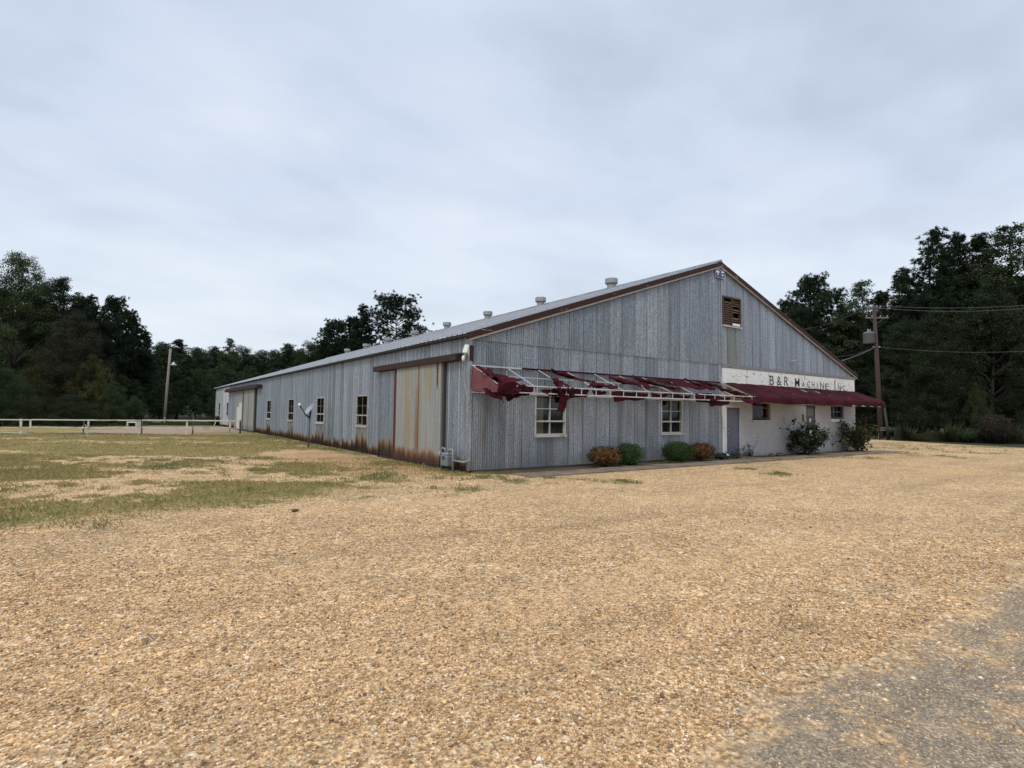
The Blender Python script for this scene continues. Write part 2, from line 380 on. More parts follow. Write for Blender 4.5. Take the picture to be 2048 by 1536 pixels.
# louvre
lv = MB()
x0, x1, z0, z1 = LV; xm = (x0 + x1) / 2
lv.box((x0, -0.05, z0), (x0 + 0.06, 0.08, z1)); lv.box((x1 - 0.06, -0.05, z0), (x1, 0.08, z1)); lv.box((x0 + 0.06, -0.05, z1 - 0.07), (x1 - 0.06, 0.08, z1)); lv.box((xm - 0.03, -0.045, z0), (xm + 0.03, 0.08, z1 - 0.07))
lvo = lv.build('louvre_vent', plain('louvre_frame', (0.06, 0.04, 0.03), 0.9), wh)
MB().box((x0, 0.20, z0), (x1, 0.22, z1)).build('vent_backing', M['dark'], lvo)
sl = MB(); random.seed(5); missing = {(1, 3), (1, 6), (1, 7), (1, 10), (0, 0)}
for c, (a, e) in enumerate(((x0 + 0.06, xm - 0.03), (xm + 0.03, x1 - 0.06))):
    for i in range(12):
        zc = z0 + 0.07 + i * (z1 - z0 - 0.16) / 11.5
        t = random.uniform(-0.012, 0.012)
        if (c, 11 - i) in missing: continue
        sl.add([(a, -0.03, zc - 0.045 + t), (e, -0.03, zc - 0.045 - t), (e, 0.05, zc + 0.04), (a, 0.05, zc + 0.04), (a, -0.022, zc - 0.052 + t), (e, -0.022, zc - 0.052 - t), (e, 0.058, zc + 0.033), (a, 0.058, zc + 0.033)],
               [(0, 1, 2, 3), (7, 6, 5, 4), (0, 4, 5, 1), (2, 6, 7, 3), (1, 5, 6, 2), (0, 3, 7, 4)])
sl.build('louvre_slats', plain('louvre_wood', (0.12, 0.075, 0.046), 0.85, 0.6, 9), lvo)
MB().box((xm + 0.03, -0.052, z0 + 0.02), (x1 - 0.08, -0.032, z0 + 0.12)).build('white_scrap', M['white'], lvo)
MB().box((x0 - 0.02, -0.07, z0 - 0.07), (x1 + 0.05, 0.0, z0 - 0.005)).build('vent_sill', M['trim'], lvo)
# weathered panels above/below vent
bm_ = galvanised('gable_tan', 0, tint=(0.98, 0.94, 0.82), stain=0.8)
sheet_wall('stained_sheet', lapped(11.86, 13.15, PITCH / 6), corr2, lambda u: 3.81, lambda u: 5.34, [], lambda u, o, z: (u, o - 0.012, z), bm_)

# ---- windows -------------------------------------------------
def window(place, u0, u1, z0, z1, fm, gm, cols=2, rows=(1, 1), t=0.055, sill=True, rev=0.085, curtain=None, pr=0.035):
    """rows: pane rows above and below the meeting rail. place(u, o, z): o outward distance"""
    def bx(mb, ua, ub, oa, ob, za, zb):
        p = [place(u, o, z) for u, o, z in ((ua, oa, za), (ub, ob, zb))]; mb.box(p[0], p[1])
    fr = MB()
    bx(fr, u0 - t, u0, -rev, pr, z0, z1 + t); bx(fr, u1, u1 + t, -rev, pr, z0, z1 + t); bx(fr, u0, u1, -rev, pr, z1, z1 + t)
    bx(fr, u0, u1, -rev, 0.02, z0, z0 + 0.03)
    w = fr.build('window', fm, wh)
    mu = MB(); n = sum(rows); hh = (z1 - z0 - 0.03) / n; zm = z0 + 0.03 + rows[1] * hh
    bx(mu, u0, u1, -rev + 0.005, 0.005, zm - 0.025, zm + 0.025)
    for i in range(1, n):
        if i != rows[1]: zz = z0 + 0.03 + i * hh; bx(mu, u0, u1, -rev + 0.01, -0.01, zz - 0.012, zz + 0.012)
    for c in range(1, cols):
        uc = u0 + (u1 - u0) * c / cols; bx(mu, uc - 0.013, uc + 0.013, -rev + 0.012, -0.008, z0 + 0.03, zm - 0.025); bx(mu, uc - 0.013, uc + 0.013, -rev + 0.012, -0.008, zm + 0.025, z1)
    mu.build('sash_bars', fm, w)
    g = MB(); g.add([place(u0, -rev + 0.02, z0), place(u1, -rev + 0.02, z0), place(u1, -rev + 0.02, z1), place(u0, -rev + 0.02, z1)], [(0, 1, 2, 3)]); g.build('pane', gm, w)
    if sill:
        s_ = MB(); bx(s_, u0 - t - 0.02, u1 + t + 0.02, -0.02, 0.07, z0 - 0.075, z0 - 0.003); s_.build('sill', fm, w)
    if curtain:
        c_ = MB(); k = 14
        for i in range(k):
            a = curtain[0] + (curtain[1] - curtain[0]) * i / k; e = curtain[0] + (curtain[1] - curtain[0]) * (i + 1) / k
            oa, oe = (-rev - 0.05 - 0.03 * (i % 2)), (-rev - 0.05 - 0.03 * ((i + 1) % 2))
            c_.add([place(a, oa, z0), place(e, oe, z0), place(e, oe, z1), place(a, oa, z1)], [(0, 1, 2, 3)])
        c_.build('curtain', M['curtain'], w)
    return w
pf = lambda u, o, z: (u, -o, z)
ps = lambda u, o, z: (-o, u, z)
window(pf, *FW[0], M['frame'], M['glass'], rows=(2, 1), t=0.042, curtain=(2.4, 2.75))
window(pf, *FW[1], M['frame'], M['glass'], rows=(2, 1))
for i, (a, c) in enumerate(SW):
    w = window(ps, a, c, 1.10, 2.30, M['frame_old'] if i in (0, 2) else M['frame'], M['glass'], rows=(2, 1), t=0.06, rev=0.03, pr=0.022)
    if i == 0:                                          # pale board with a round fan hole
        mb = MB(); n = 28; cy_, cz_, r_ = c - 0.30, 1.33, 0.17; bx0, bx1, bz0, bz1 = c - 0.62, c - 0.01, 1.13, 1.50
        ring = [(0.025, cy_ + r_ * math.cos(2 * math.pi * j / n), cz_ + r_ * math.sin(2 * math.pi * j / n)) for j in range(n)]
        outr = []
        for j in range(n):
            cs, sn = math.cos(2 * math.pi * j / n), math.sin(2 * math.pi * j / n); k = min((bx1 - cy_ if cs > 0 else cy_ - bx0) / max(abs(cs), 1e-6), (bz1 - cz_ if sn > 0 else cz_ - bz0) / max(abs(sn), 1e-6))
            outr.append((0.025, cy_ + cs * k, cz_ + sn * k))
        mb.add(ring + outr, [(j, (j + 1) % n, n + (j + 1) % n, n + j) for j in range(n)])
        mb.build('fan_board', plain('fan_board_paint', (0.58, 0.47, 0.40), 0.7), w)
        mb = MB()
        mb.lathe([(0.0, 0.0), (0.05, 0.0), (0.05, 0.03), (0.0, 0.03)], 12)
        for q in range(5):
            t0 = q * 2 * math.pi / 5; mb.add([(0.03 * math.cos(t0), 0.03 * math.sin(t0), 0.0), (0.155 * math.cos(t0 - .35), 0.155 * math.sin(t0 - .35), -0.01), (0.16 * math.cos(t0 + .35), 0.16 * math.sin(t0 + .35), 0.04), (0.04 * math.cos(t0 + .6), 0.04 * math.sin(t0 + .6), 0.03)], [(0, 1, 2, 3)])
        fan = mb.build('fan_blades', M['darkmetal'], w); fan.matrix_local = Matrix.Translation((0.06, cy_, cz_)) @ Matrix.Rotation(math.pi / 2, 4, 'Y')
# stained sheets under side windows
for i, (a, c) in enumerate(SW[:4]):
    sheet_wall('stained_sheet', [a - 0.05] + [u for u in ribs if a - 0.05 < u < c + 0.05] + [c + 0.05], rib, lambda u: 0.01, lambda u: 1.02, [], lambda u, o, z: (o - 0.006, u, z),
               galvanised('stained_side', 1, rust=0.95, tint=(0.92, 0.85, 0.75), stain=0.8))

# ---- white brick corner with openings -------------------------
def wall_holes(xa, xb, za, zb, holes, y0, y1):
    xs = sorted({xa, xb, *[h[0] for h in holes], *[h[1] for h in holes]}); zs = sorted({za, zb, *[h[2] for h in holes], *[h[3] for h in holes]})
    xs = [x for x in xs if xa <= x <= xb]; zs = [z for z in zs if za <= z <= zb]
    solid = lambda i, j: 0 <= i < len(xs) - 1 and 0 <= j < len(zs) - 1 and not any(h[0] - 1e-6 <= xs[i] and xs[i + 1] <= h[1] + 1e-6 and h[2] - 1e-6 <= zs[j] and zs[j + 1] <= h[3] + 1e-6 for h in holes)
    mb = MB()
    for i in range(len(xs) - 1):
        for j in range(len(zs) - 1):
            if not solid(i, j): continue
            a, e, c, d = xs[i], xs[i + 1], zs[j], zs[j + 1]
            mb.add([(a, y0, c), (e, y0, c), (e, y0, d), (a, y0, d)], [(0, 1, 2, 3)])
            if not solid(i - 1, j): mb.add([(a, y0, c), (a, y1, c), (a, y1, d), (a, y0, d)], [(3, 2, 1, 0)])
            if not solid(i + 1, j): mb.add([(e, y0, c), (e, y1, c), (e, y1, d), (e, y0, d)], [(0, 1, 2, 3)])
            if not solid(i, j - 1): mb.add([(a, y0, c), (e, y0, c), (e, y1, c), (a, y1, c)], [(3, 2, 1, 0)])
            if not solid(i, j + 1): mb.add([(a, y0, d), (e, y0, d), (e, y1, d), (a, y1, d)], [(0, 1, 2, 3)])
    return mb
BH = [(12.08, 13.0, 0.0, 2.04), (13.93, 15.32, 1.54, 2.55), (18.37, 19.26, 0.0, 2.26), (20.75, 22.12, 1.62, 2.55)]
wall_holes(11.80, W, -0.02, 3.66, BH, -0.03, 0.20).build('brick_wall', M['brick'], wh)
MB().box((11.80, -0.055, 0.0), (12.06, -0.032, 2.10)).build('door_side_board', M['white'], wh)
def door(x0, x1, z1, m, name='door'):
    d = MB().box((x0 + 0.04, 0.02, 0.015), (x1 - 0.04, 0.07, z1 - 0.04)).build(name, m, wh, bevel=0.004)
    fr = MB(); fr.box((x0, 0.0, 0), (x0 + 0.038, 0.10, z1)); fr.box((x1 - 0.038, 0.0, 0), (x1, 0.10, z1)); fr.box((x0 + 0.038, 0.0, z1 - 0.038), (x1 - 0.038, 0.10, z1)); fr.build('door_frame', m, d)
    return d
d1 = door(12.08, 13.0, 2.04, M['door'])
k = MB(); k.lathe([(0.0, 0), (0.03, 0.0), (0.012, 0.015), (0.012, 0.035), (0.03, 0.045), (0.028, 0.07), (0, 0.075)], 14)
def knob(x, z, parent):
    o = k.build('handle', M['trim'], parent, True); o.matrix_local = Matrix.Translation((x, 0.02, z)) @ Matrix.Rotation(math.pi / 2, 4, 'X')
knob(12.20, 0.98, d1)
dbolt = k.build('deadbolt', M['trim'], d1, True); dbolt.matrix_local = Matrix.Translation((12.20, 0.03, 1.15)) @ Matrix.Rotation(math.pi / 2, 4, 'X')
for z in (0.25, 1.05, 1.8): MB().box((12.945, 0.008, z), (12.975, 0.018, z + 0.10)).build('hinge', M['darkmetal'], d1)
d2 = door(18.37, 19.26, 2.26, M['door_dark'])
MB().box((18.53, 0.008, 0.55), (19.10, 0.018, 1.30)).build('door_glass', M['glass_dark'], d2)
MB().box((18.75, 0.006, 1.46), (18.90, 0.016, 1.62)).build('door_notice', M['white'], d2)
MB().box((18.72, 0.004, 0.80), (18.95, 0.007, 1.06)).build('door_notice', M['white'], d2)
MB().box((18.55, 0.008, 1.75), (19.08, 0.018, 2.1)).build('door_notice', plain('notice_grey', (0.16, 0.16, 0.17)), d2)
knob(18.48, 1.0, d2)
MB().box((18.0, -0.055, 1.50), (18.14, -0.033, 1.82)).build('wall_plaque', plain('plaque_maroon', (0.13, 0.07, 0.075)), wh)
w = window(lambda u, o, z: (u, 0.08 - o, z), 13.99, 15.26, 1.60, 2.49, M['frame_brown'], M['glass_dark'], cols=1, rows=(1, 1), sill=False)
MB().box((13.88, -0.07, 1.45), (15.37, 0.05, 1.535)).build('sill', M['trim'], w)
mb = MB()
for x, z, a in ((14.55, 1.68, .12), (14.72, 1.66, .16), (14.95, 1.70, .10)): mb.box((x, 0.17, z), (x + a, 0.18, z + 0.17))
mb.build('papers', M['white'], w)
w = window(lambda u, o, z: (u, 0.08 - o, z), 20.81, 22.06, 1.68, 2.49, M['door_dark'], M['glass_dark'], cols=3, rows=(2, 1), sill=False)
MB().box((20.70, -0.07, 1.46), (22.17, 0.05, 1.615)).build('sill', M['white'], w)
# sign boards with lettering
MB().box((11.80, -0.058, 3.04), (13.48, -0.033, 3.655)).build('sign_board', M['sign'], wh)
sb = MB().box((13.53, -0.060, 3.04), (23.22, -0.033, 3.652)).build('sign_board', M['sign'], wh)
def glyph(ch, x0, x1, z0, z1, y, bold=0.0):
    cu = bpy.data.curves.new('g', 'FONT'); cu.body = ch; cu.offset = bold; cu.resolution_u = 4
    o = bpy.data.objects.new('g', cu); COL.objects.link(o); dg = bpy.context.evaluated_depsgraph_get(); dg.update()
    me = bpy.data.meshes.new_from_object(o.evaluated_get(dg)); bpy.data.objects.remove(o); bpy.data.curves.remove(cu)
    vs = np.array([v.co[:] for v in me.vertices]); fs = [tuple(p.vertices) for p in me.polygons]; bpy.data.meshes.remove(me)
    lo, hi = vs.min(0), vs.max(0); s_ = np.maximum(hi - lo, 1e-6)
    return [(x0 + (v[0] - lo[0]) / s_[0] * (x1 - x0), y, z0 + (v[1] - lo[1]) / s_[1] * (z1 - z0)) for v in vs], fs
for ch, a, e, z0, z1 in (('B', 15.22, 15.58, 3.08, 3.51), ('&', 15.80, 16.17, 3.08, 3.50), ('R', 16.42, 16.77, 3.075, 3.51), ('M', 17.33, 17.74, 3.075, 3.505),
                         ('A', 17.95, 18.23, 3.08, 3.36), ('C', 18.44, 18.72, 3.08, 3.385), ('H', 18.86, 19.12, 3.08, 3.40), ('I', 19.35, 19.41, 3.08, 3.38), ('N', 19.66, 20.01, 3.07, 3.38), ('E', 20.16, 20.50, 3.06, 3.36),
                         ('I', 21.10, 21.18, 3.06, 3.52), ('N', 21.44, 21.77, 3.055, 3.35), ('C', 21.96, 22.25, 3.055, 3.33), ('.', 22.40, 22.46, 3.06, 3.12)):
    jx = 0.035 * math.sin(a * 7.7); vs, fs = glyph(ch, a, e, z0 + 0.006 * math.sin(a * 5), z1 + 0.012 * math.sin(a * 9), -0.0625, 0.004); vs = [(p_[0] + jx * (p_[2] - z0) * 0.6, p_[1], p_[2]) for p_ in vs]; MB().add(vs, fs).build('letter', M['letter'], sb)

# ---- sliding doors ---------------------------------------------
M['slide'] = None
def slidemat(name, edges, seam, tan, rust):
    b = NB(name); X = b.xyz(); u, z = X[1], X[2]
    st = b.noise(1.0, k=(9, 9, 0.3), detail=4); g = b.noise(20, detail=3, rough=0.7); big = b.noise(1.0, k=(1.6, 1.6, 0.35), detail=4)
    col = b.mix(b.mr(st, 0.3, 0.7), (0.235, 0.252, 0.248), (0.33, 0.335, 0.31))
    col = b.mix(b.math('MULTIPLY', b.mr(big, 0.42, 0.6), tan), col, (0.285, 0.24, 0.15))
    if seam is not None:
        d = b.math('ABSOLUTE', b.math('SUBTRACT', u, b.math('ADD', seam, b.math('MULTIPLY', big, 0.16))))
        col = b.mix(b.math('MULTIPLY', b.mr(d, 0.22, 0.0), b.mr(z, 3.3, 0.8, 0.2, 0.85)), col, (0.20, 0.105, 0.05))
        col = b.mix(b.mr(b.math('ABSOLUTE', b.math('SUBTRACT', u, seam)), 0.035, 0.02), col, (0.10, 0.055, 0.03))
    h = b.math('SUBTRACT', z, b.math('MULTIPLY_ADD', b.noise(1.0, k=(5, 5, 0.9), detail=6), 0.55, b.math('MULTIPLY', st, 0.22)))
    m = b.mr(h, 0.22, -0.30); rc = b.ramp(m, [(0, (0.26, 0.215, 0.15)), (0.35, (0.20, 0.115, 0.058)), (0.7, (0.105, 0.044, 0.023)), (1, (0.045, 0.022, 0.016))])
    col = b.mix(b.math('MULTIPLY', b.mr(m, 0, 0.4), rust), col, rc)
    for e, w_, full in edges:
        dd = b.math('ABSOLUTE', b.math('SUBTRACT', u, e)); jag = b.math('MULTIPLY', b.math('SUBTRACT', b.noise(5, detail=4), 0.5), 0.10)
        mk = b.mr(b.math('ADD', dd, jag), w_ + 0.01, w_ - 0.01)
        if not full: mk = b.math('MULTIPLY', mk, b.mr(z, 2.3, 2.6))
        col = b.mix(mk, col, (0.10, 0.038, 0.022))
    col = b.mul(col, b.mr(g, 0.25, 0.75, 0.8, 1.18)); b.bump(g, 0.12, 0.01)
    return b.fin(col, 0.6, 0.1, 0.3)
def slide(y0, y1, z0, z1, x, m, name='sliding_door', ribs_=9):
    mb = MB(); n = ribs_ * 4; pts = []
    for i in range(n + 1):
        t = i / n; o = 0.012 if i % 4 in (1, 2) else 0.0
        pts.append((y0 + (y1 - y0) * t, o))
    for (a, oa), (e, oe) in zip(pts[:-1], pts[1:]): mb.add([(x - oa, a, z0), (x - oe, e, z0), (x - oe, e, z1), (x - oa, a, z1)], [(0, 1, 2, 3)])
    mb.box((x + 0.002, y0, z0), (x + 0.05, y1, z1)); mb.box((x - 0.018, y0 - 0.03, z0), (x + 0.05, y0, z1)); mb.box((x - 0.018, y1, z0), (x + 0.05, y1 + 0.03, z1))
    return mb.build(name, m, wh)
sd = slide(1.50, 5.0, 0.07, 3.20, -0.14, slidemat('sliding_door_rusty', [(5.0, 0.16, True), (1.72, 0.07, False)], 3.05, 0.85, 1.0)); sd['label'] = 'big rust streaked sliding door with a tan stained face'
slide(5.06, 6.48, 0.06, 3.17, -0.085, galvanised('sliding_leaf_grey', 1, rust=1.0, tint=(0.9, 0.92, 0.95), stain=0.5), ribs_=4)
MB().box((-0.11, 1.36, 0.06), (-0.02, 1.45, 3.2)).build('dark_gap_strip', M['darkmetal'], wh)  # dark strip standing for the shaded gap at the door edge
mb = MB(); mb.box((-0.16, 1.45, -0.02), (-0.04, 6.5, 0.065)); mb.build('door_bottom_rail', M['rake'], wh)
mb = MB(); mb.box((-0.24, 0.43, 3.20), (-0.005, 6.92, 3.385)); mb.add([(-0.24, 0.43, 3.388), (-0.24, 6.92, 3.388), (-0.03, 6.92, 3.44), (-0.03, 0.43, 3.44)], [(0, 1, 2, 3)])
mb.build('door_track', M['track'], wh)
s2 = slide(31.2, 35.6, 0.10, 3.25, -0.16, slidemat('far_door_pale', [], 33.4, 0.3, 0.35), ribs_=8); s2['label'] = 'pale far sliding door leaf'
s3 = slide(36.4, 40.4, 0.10, 3.25, -0.12, slidemat('far_door_patched', [], None, 0.15, 0.2), ribs_=8)
mb = MB(); mb.box((-0.145, 36.6, 0.10), (-0.137, 39.0, 1.9)); mb.box((-0.147, 36.6, 1.9), (-0.138, 37.9, 2.25)); mb.build('door_patch', plain('cream_patch', (0.56, 0.55, 0.46), 0.7, 0.1), s3)
MB().box((-0.10, 35.65, 0.05), (-0.02, 36.35, 3.25)).build('dark_gap_strip', M['darkmetal'], wh)  # dark block filling the gap between the leaves, in place of its shade
MB().box((-0.15, 30.95, 0.05), (-0.02, 31.15, 3.25)).build('dark_gap_strip', M['darkmetal'], wh)
random.seed(3); mb = MB(); ys = samples(28.97, 44.5, 0.35)
for a, e in zip(ys[:-1], ys[1:]): mb.box((-0.42, a, 3.26), (-0.03, e - 0.004, 3.50 + random.uniform(-0.03, 0.05)))
mb.build('door_track', rusty('far_track', (0.075, 0.068, 0.066), (0.040, 0.024, 0.021), 0.6), wh)
mb = MB(); mb.box((-0.25, 31.0, -0.02), (-0.06, 40.5, 0.08)); mb.build('door_bottom_rail', M['darkmetal'], wh)

# roof vents
for i in range(8):
    y = 6.1 + 5.75 * i; mb = MB()
    mb.lathe([(0.22, -0.15), (0.22, 0.28), (0.30, 0.28), (0.315, 0.31), (0.315, 0.51), (0.30, 0.54), (0.0, 0.58)], 22, (W / 2, y, zr(W / 2)))
    mb.build('roof_vent', M['ventm'] if 'ventm' in M else M.setdefault('ventm', plain('vent_metal', (0.29, 0.295, 0.29), 0.55, 0.15, 4, 0.2)), roof, False)
# small bolt pole on gable sheet
MB().bar((17.0, -0.03, 4.25), (17.5, -0.09, 4.33), 0.03).build('gable_hook', M['trim'], wh)

# ---- things fixed to the building --------------------------------
s = empty('company_sign', 'small blue square sign with white print under the roof peak', 'sign', (11.62, -0.06, 7.28))
MB().box((-0.31, -0.035, 0.0), (0.31, 0.0, 0.36)).build('panel', plain('sign_blue', (0.03, 0.035, 0.13), 0.4, 0.1), s)
mb = MB(); y = -0.037
for a, e, z0, z1 in ((-0.27, -0.06, 0.20, 0.22), (0.06, 0.24, 0.235, 0.29), (0.08, 0.24, 0.12, 0.165), (0.12, 0.24, 0.04, 0.052)):
    mb.add([(a, y, z0), (e, y, z0), (e, y, z1), (a, y, z1)], [(0, 1, 2, 3)])
mb.add([(-0.27, y, 0.22), (-0.21, y, 0.30), (-0.14, y, 0.26), (-0.10, y, 0.30), (-0.03, y, 0.21)], [(0, 1, 2, 3, 4)])
mb.add([(-0.20, y, 0.17), (-0.10, y, 0.17), (-0.15, y, 0.07)], [(0, 1, 2)])
for (a, z0, e, z1) in ((-0.31, 0, 0.31, 0.012), (-0.31, 0.348, 0.31, 0.36), (-0.31, 0.012, -0.298, 0.348), (0.298, 0.012, 0.31, 0.348)): mb.add([(a, y, z0), (e, y, z0), (e, y, z1), (a, y, z1)], [(0, 1, 2, 3)])
mb.build('print', M['white'], s)

fl = empty('floodlight', 'white twin floodlight on an arm at the near roof corner', 'floodlight', (-0.05, 0.15, 3.28))
mb = MB(); mb.box((-0.13, -0.10, 0.08), (0.0, 0.10, 0.34)); o = mb.build('lamp_housing', M['white'], fl, bevel=0.03); o.rotation_euler = (0.15, 0.25, 0.2)
mb = MB(); mb.lathe([(0.0, 0), (0.05, 0.0), (0.055, 0.10), (0.04, 0.16), (0.0, 0.17)], 14, (-0.06, 0.05, -0.13)); mb.build('sensor', M['white'], fl, True)
mb = MB(); mb.tube([(0.04, -0.02, 0.0), (-0.05, 0.0, 0.02), (-0.07, 0.0, 0.12)], 0.016, 8); mb.tube([(0.03, -0.12, -0.1), (0.02, -0.13, -0.02), (0.03, -0.1, 0.35)], 0.03, 8); mb.build('arm', M['trim'], fl, True)
mb = MB(); mb.tube([(-0.06, 0.06, -0.1), (-0.10, 0.03, -0.4), (-0.03, -0.04, -0.9), (0.02, -0.11, -1.3)], 0.008, 6); mb.build('cable', M['trim'], fl)

g = empty('gas_meter', 'grey gas meter with white pipes by the warehouse near corner', 'gas meter', (-0.28, 0.55, 0.0))
gm = plain('meter_grey', (0.15, 0.17, 0.175), 0.5, 0.12, 6); pm = plain('pipe_paint', (0.23, 0.25, 0.245), 0.5, 0.12, 6)
mb = MB(); mb.box((-0.12, 0.0, 0.14), (0.10, 0.42, 0.46)); mb.build('body', gm, g, bevel=0.04)
mb = MB(); mb.box((-0.10, 0.02, 0.463), (0.09, 0.40, 0.52)); mb.build('top_cover', pm, g, bevel=0.02)
mb = MB(); mb.box((-0.135, 0.13, 0.34), (-0.121, 0.27, 0.43)); mb.build('index_dial', M['darkmetal'], g)
mb = MB(); mb.tube([(0, 0.33, 0.50), (0, 0.33, 0.63), (0, 0.50, 0.65), (0, 0.56, 0.60), (0, 0.56, 0.0)], 0.026, 10); mb.build('inlet_pipe', pm, g, True)
mb = MB(); mb.tube([(0, 0.10, 0.50), (0, 0.10, 0.62), (0, -0.12, 0.63), (0, -0.14, 0.58), (0, -0.14, 0.02)], 0.03, 10); mb.build('outlet_pipe', pm, g, True)
mb = MB(); mb.tube([(0, -0.14, 0.33), (0, -0.80, 0.33), (0.05, -0.82, 0.36), (0.16, -0.82, 0.36)], 0.026, 10); mb.build('house_pipe', pm, g, True)
mb = MB(); mb.lathe([(0.0, -0.05), (0.05, -0.045), (0.10, -0.012), (0.10, 0.012), (0.05, 0.045), (0.0, 0.05)], 18, (0, 0, 0)); o = mb.build('regulator', pm, g, True); o.location = (-0.04, 0.60, 0.46); o.rotation_euler = (0.3, math.pi / 2, 0)

# ---- awning ------------------------------------------------------
AD, AT, AF, AB = 1.4, 3.03, 2.44, 2.25
M['awnw'] = plain('awning_pipe_white', (0.47, 0.48, 0.47), 0.5, 0.15, 3, 0, (0.28, 0.24, 0.2))
def clothmat(name, c, c2, hole=False):
    b = NB(name); f = b.noise(1.6, detail=5); g = b.noise(60, detail=2); col = b.mix(b.mr(f, 0.35, 0.65), c, c2)
    col = b.mul(col, b.mr(g, 0.3, 0.7, 0.85, 1.15)); b.bump(b.noise(9, detail=3), 0.25, 0.02)
    b.fin(col, 0.9, 0, 0.1)
    tr = b.n('ShaderNodeBsdfTranslucent', {'Color': col}); mx = b.n('ShaderNodeMixShader', {0: 0.15, 1: b.p.outputs[0], 2: tr.outputs[0]}); b.nt.links.new(mx.outputs[0], b.out.inputs[0])
    return b.m
M['maroon'] = clothmat('maroon_canvas', (0.034, 0.007, 0.011), (0.070, 0.011, 0.017))
M['faded'] = clothmat('faded_canvas', (0.165, 0.065, 0.075), (0.215, 0.09, 0.10))
aw = empty('storefront_awning', 'long maroon awning on white pipe frame, torn to rags on its left half', 'awning', (0, 0, 0))
RX = [0.05 + 1.1625 * i for i in range(21)]
fr = MB()
for (y, z, r) in ((-0.05, AT, 0.022), (-AD, AF, 0.016), (-AD, AB, 0.016), (-0.05, 2.27, 0.012), (-AD * 0.5, (AT + AF) / 2 - 0.02, 0.010)): fr.bar((0.03, y, z), (23.32, y, z), 2 * r)
fr.build('frame', M['awnw'], aw)
MB().bar((1.75, -0.085, AT + 0.0), (11.6, -0.085, AT + 0.0), 0.012, 0.055).build('fabric_remnant', M['maroon'], aw)
for i, x in enumerate(RX):
    x = min(x, 23.30); mb = MB(); mb.bar((x, -0.05, AT), (x, -AD, AF), 0.022); mb.build('rafter', M['awnw'], aw)
    mb = MB(); mb.bar((x, -0.05, 2.27), (x, -0.05, AT), 0.014); mb.bar((x, -0.05, 2.27), (x, -AD, AB), 0.011); mb.build('bracket', M['awnw'], aw)
vp = MB()
for i in range(41): x = min(0.05 + 0.58125 * i, 23.3); vp.bar((x, -AD, AB), (x, -AD, AF), 0.020)
vp.build('valance_posts', M['awnw'], aw)
def slope(x, s, lift=0.0): return Vector((x, -0.05 - (AD - 0.03) * s, AT + (AF - AT) * s + 0.024 + 0.036 * min(1, s * 1.5) + lift))
def cloth(name, grid, mat, parent, amp=0.02, seed=0, keep=None, th=0.006):
    """grid[i][j] of points -> smooth wrinkled cloth with thickness"""
    n, m = len(grid), len(grid[0]); mb = MB(); rs = np.random.RandomState(seed)
    for i in range(n):
        for j in range(m):
            p = Vector(grid[i][j]); q = fbm(np.array(i * 0.55 + seed * 3.1), np.array(j * 0.55), seed, 3) - 0.5; q2 = fbm(np.array(i * 0.5 + 50 + seed), np.array(j * 0.5), seed + 9, 3) - 0.5; q += 0.5 * (fbm(np.array(i * 1.3 + 9), np.array(j * 0.35), seed + 4, 2) - 0.5)
            mb.v.append((p.x + amp * float(q2), p.y + amp * 2 * float(q), p.z + amp * 2 * float(q2)))
    for i in range(n - 1):
        for j in range(m - 1):
            if keep is None or keep(i / (n - 1), j / (m - 1)): mb.f.append((i * m + j, (i + 1) * m + j, (i + 1) * m + j + 1, i * m + j + 1))
    o = mb.build(name, mat, parent, True); ss = o.modifiers.new('s', 'SUBSURF'); ss.levels = ss.render_levels = 1; sm = o.modifiers.new('t', 'SOLIDIFY'); sm.thickness = th
    return o
def bil(a, b, c, d, n=10, m=10, sag=0.0, curl=0.0):
    a, b, c, d = map(Vector, (a, b, c, d)); g_ = []
    for i in range(n):
        u = i / (n - 1); row = []
        for j in range(m):
            v = j / (m - 1); p = (a * (1 - u) + b * u) * (1 - v) + (d * (1 - u) + c * u) * v
            p.z -= sag * 4 * u * (1 - u) * math.sin(math.pi * min(1, v * 1.2)); p.y -= curl * math.sin(v * 3.2 + u * 5); row.append(p)
        g_.append(row)
    return g_
# intact canopy on the right: slope + valance, sagging between the rafters, torn in places
xa, xb = 12.0, 23.36; n = 150; prof = [(s / 12, 0) for s in range(13)] + [(1.0, k) for k in (0.08, 0.16, 0.245)]
grid = []
for i in range(n):
    x = xa + (xb - xa) * i / (n - 1); t = ((x - 0.05) / 1.1625) % 1.0; row = []
    lead = max(0.0, 1 - (x - xa) / 1.6)
    for s, dz in prof:
        sag = 0.055 * 4 * t * (1 - t) * math.sin(math.pi * min(s, 1) * 0.85) * (1.6 if x > 18 else 1.0)
        p = slope(x, s, 0.0 - sag * (1 - 0.7 * s * s)); 
        if dz: p = Vector((x + 0.0, -AD - 0.045 - 0.015 * math.sin(x * 4 + dz * 9), AF + 0.02 - dz - 0.02 * math.sin(x * 2.3)))
        p.x -= 0.3 * lead * s; row.append(p)
    grid.append(row)
def kp(u, v):
    x = xa + (xb - xa) * u
    for (a, e, s0, s1, sk) in ((17.15, 18.6, 0.12, 0.34, 0.35), (18.75, 19.2, 0.34, 0.62, 0.5), (19.9, 20.25, 0.28, 0.72, 0.6), (15.2, 15.8, 0.55, 0.62, 0.8), (21.1, 21.3, 0.2, 0.8, 0.4), (13.2, 13.4, .3, .36, .1)):
        xs_ = x - sk * (v - s0) * 1.5
        if a < xs_ < e and s0 * 0.8 < v < s1 * 0.8: return False
    if x > 19.4 and v > 0.93 - 0.06 * math.sin(x * 7): return False
    return True
cloth('canopy', grid, M['maroon'], aw, 0.014, 3, kp)
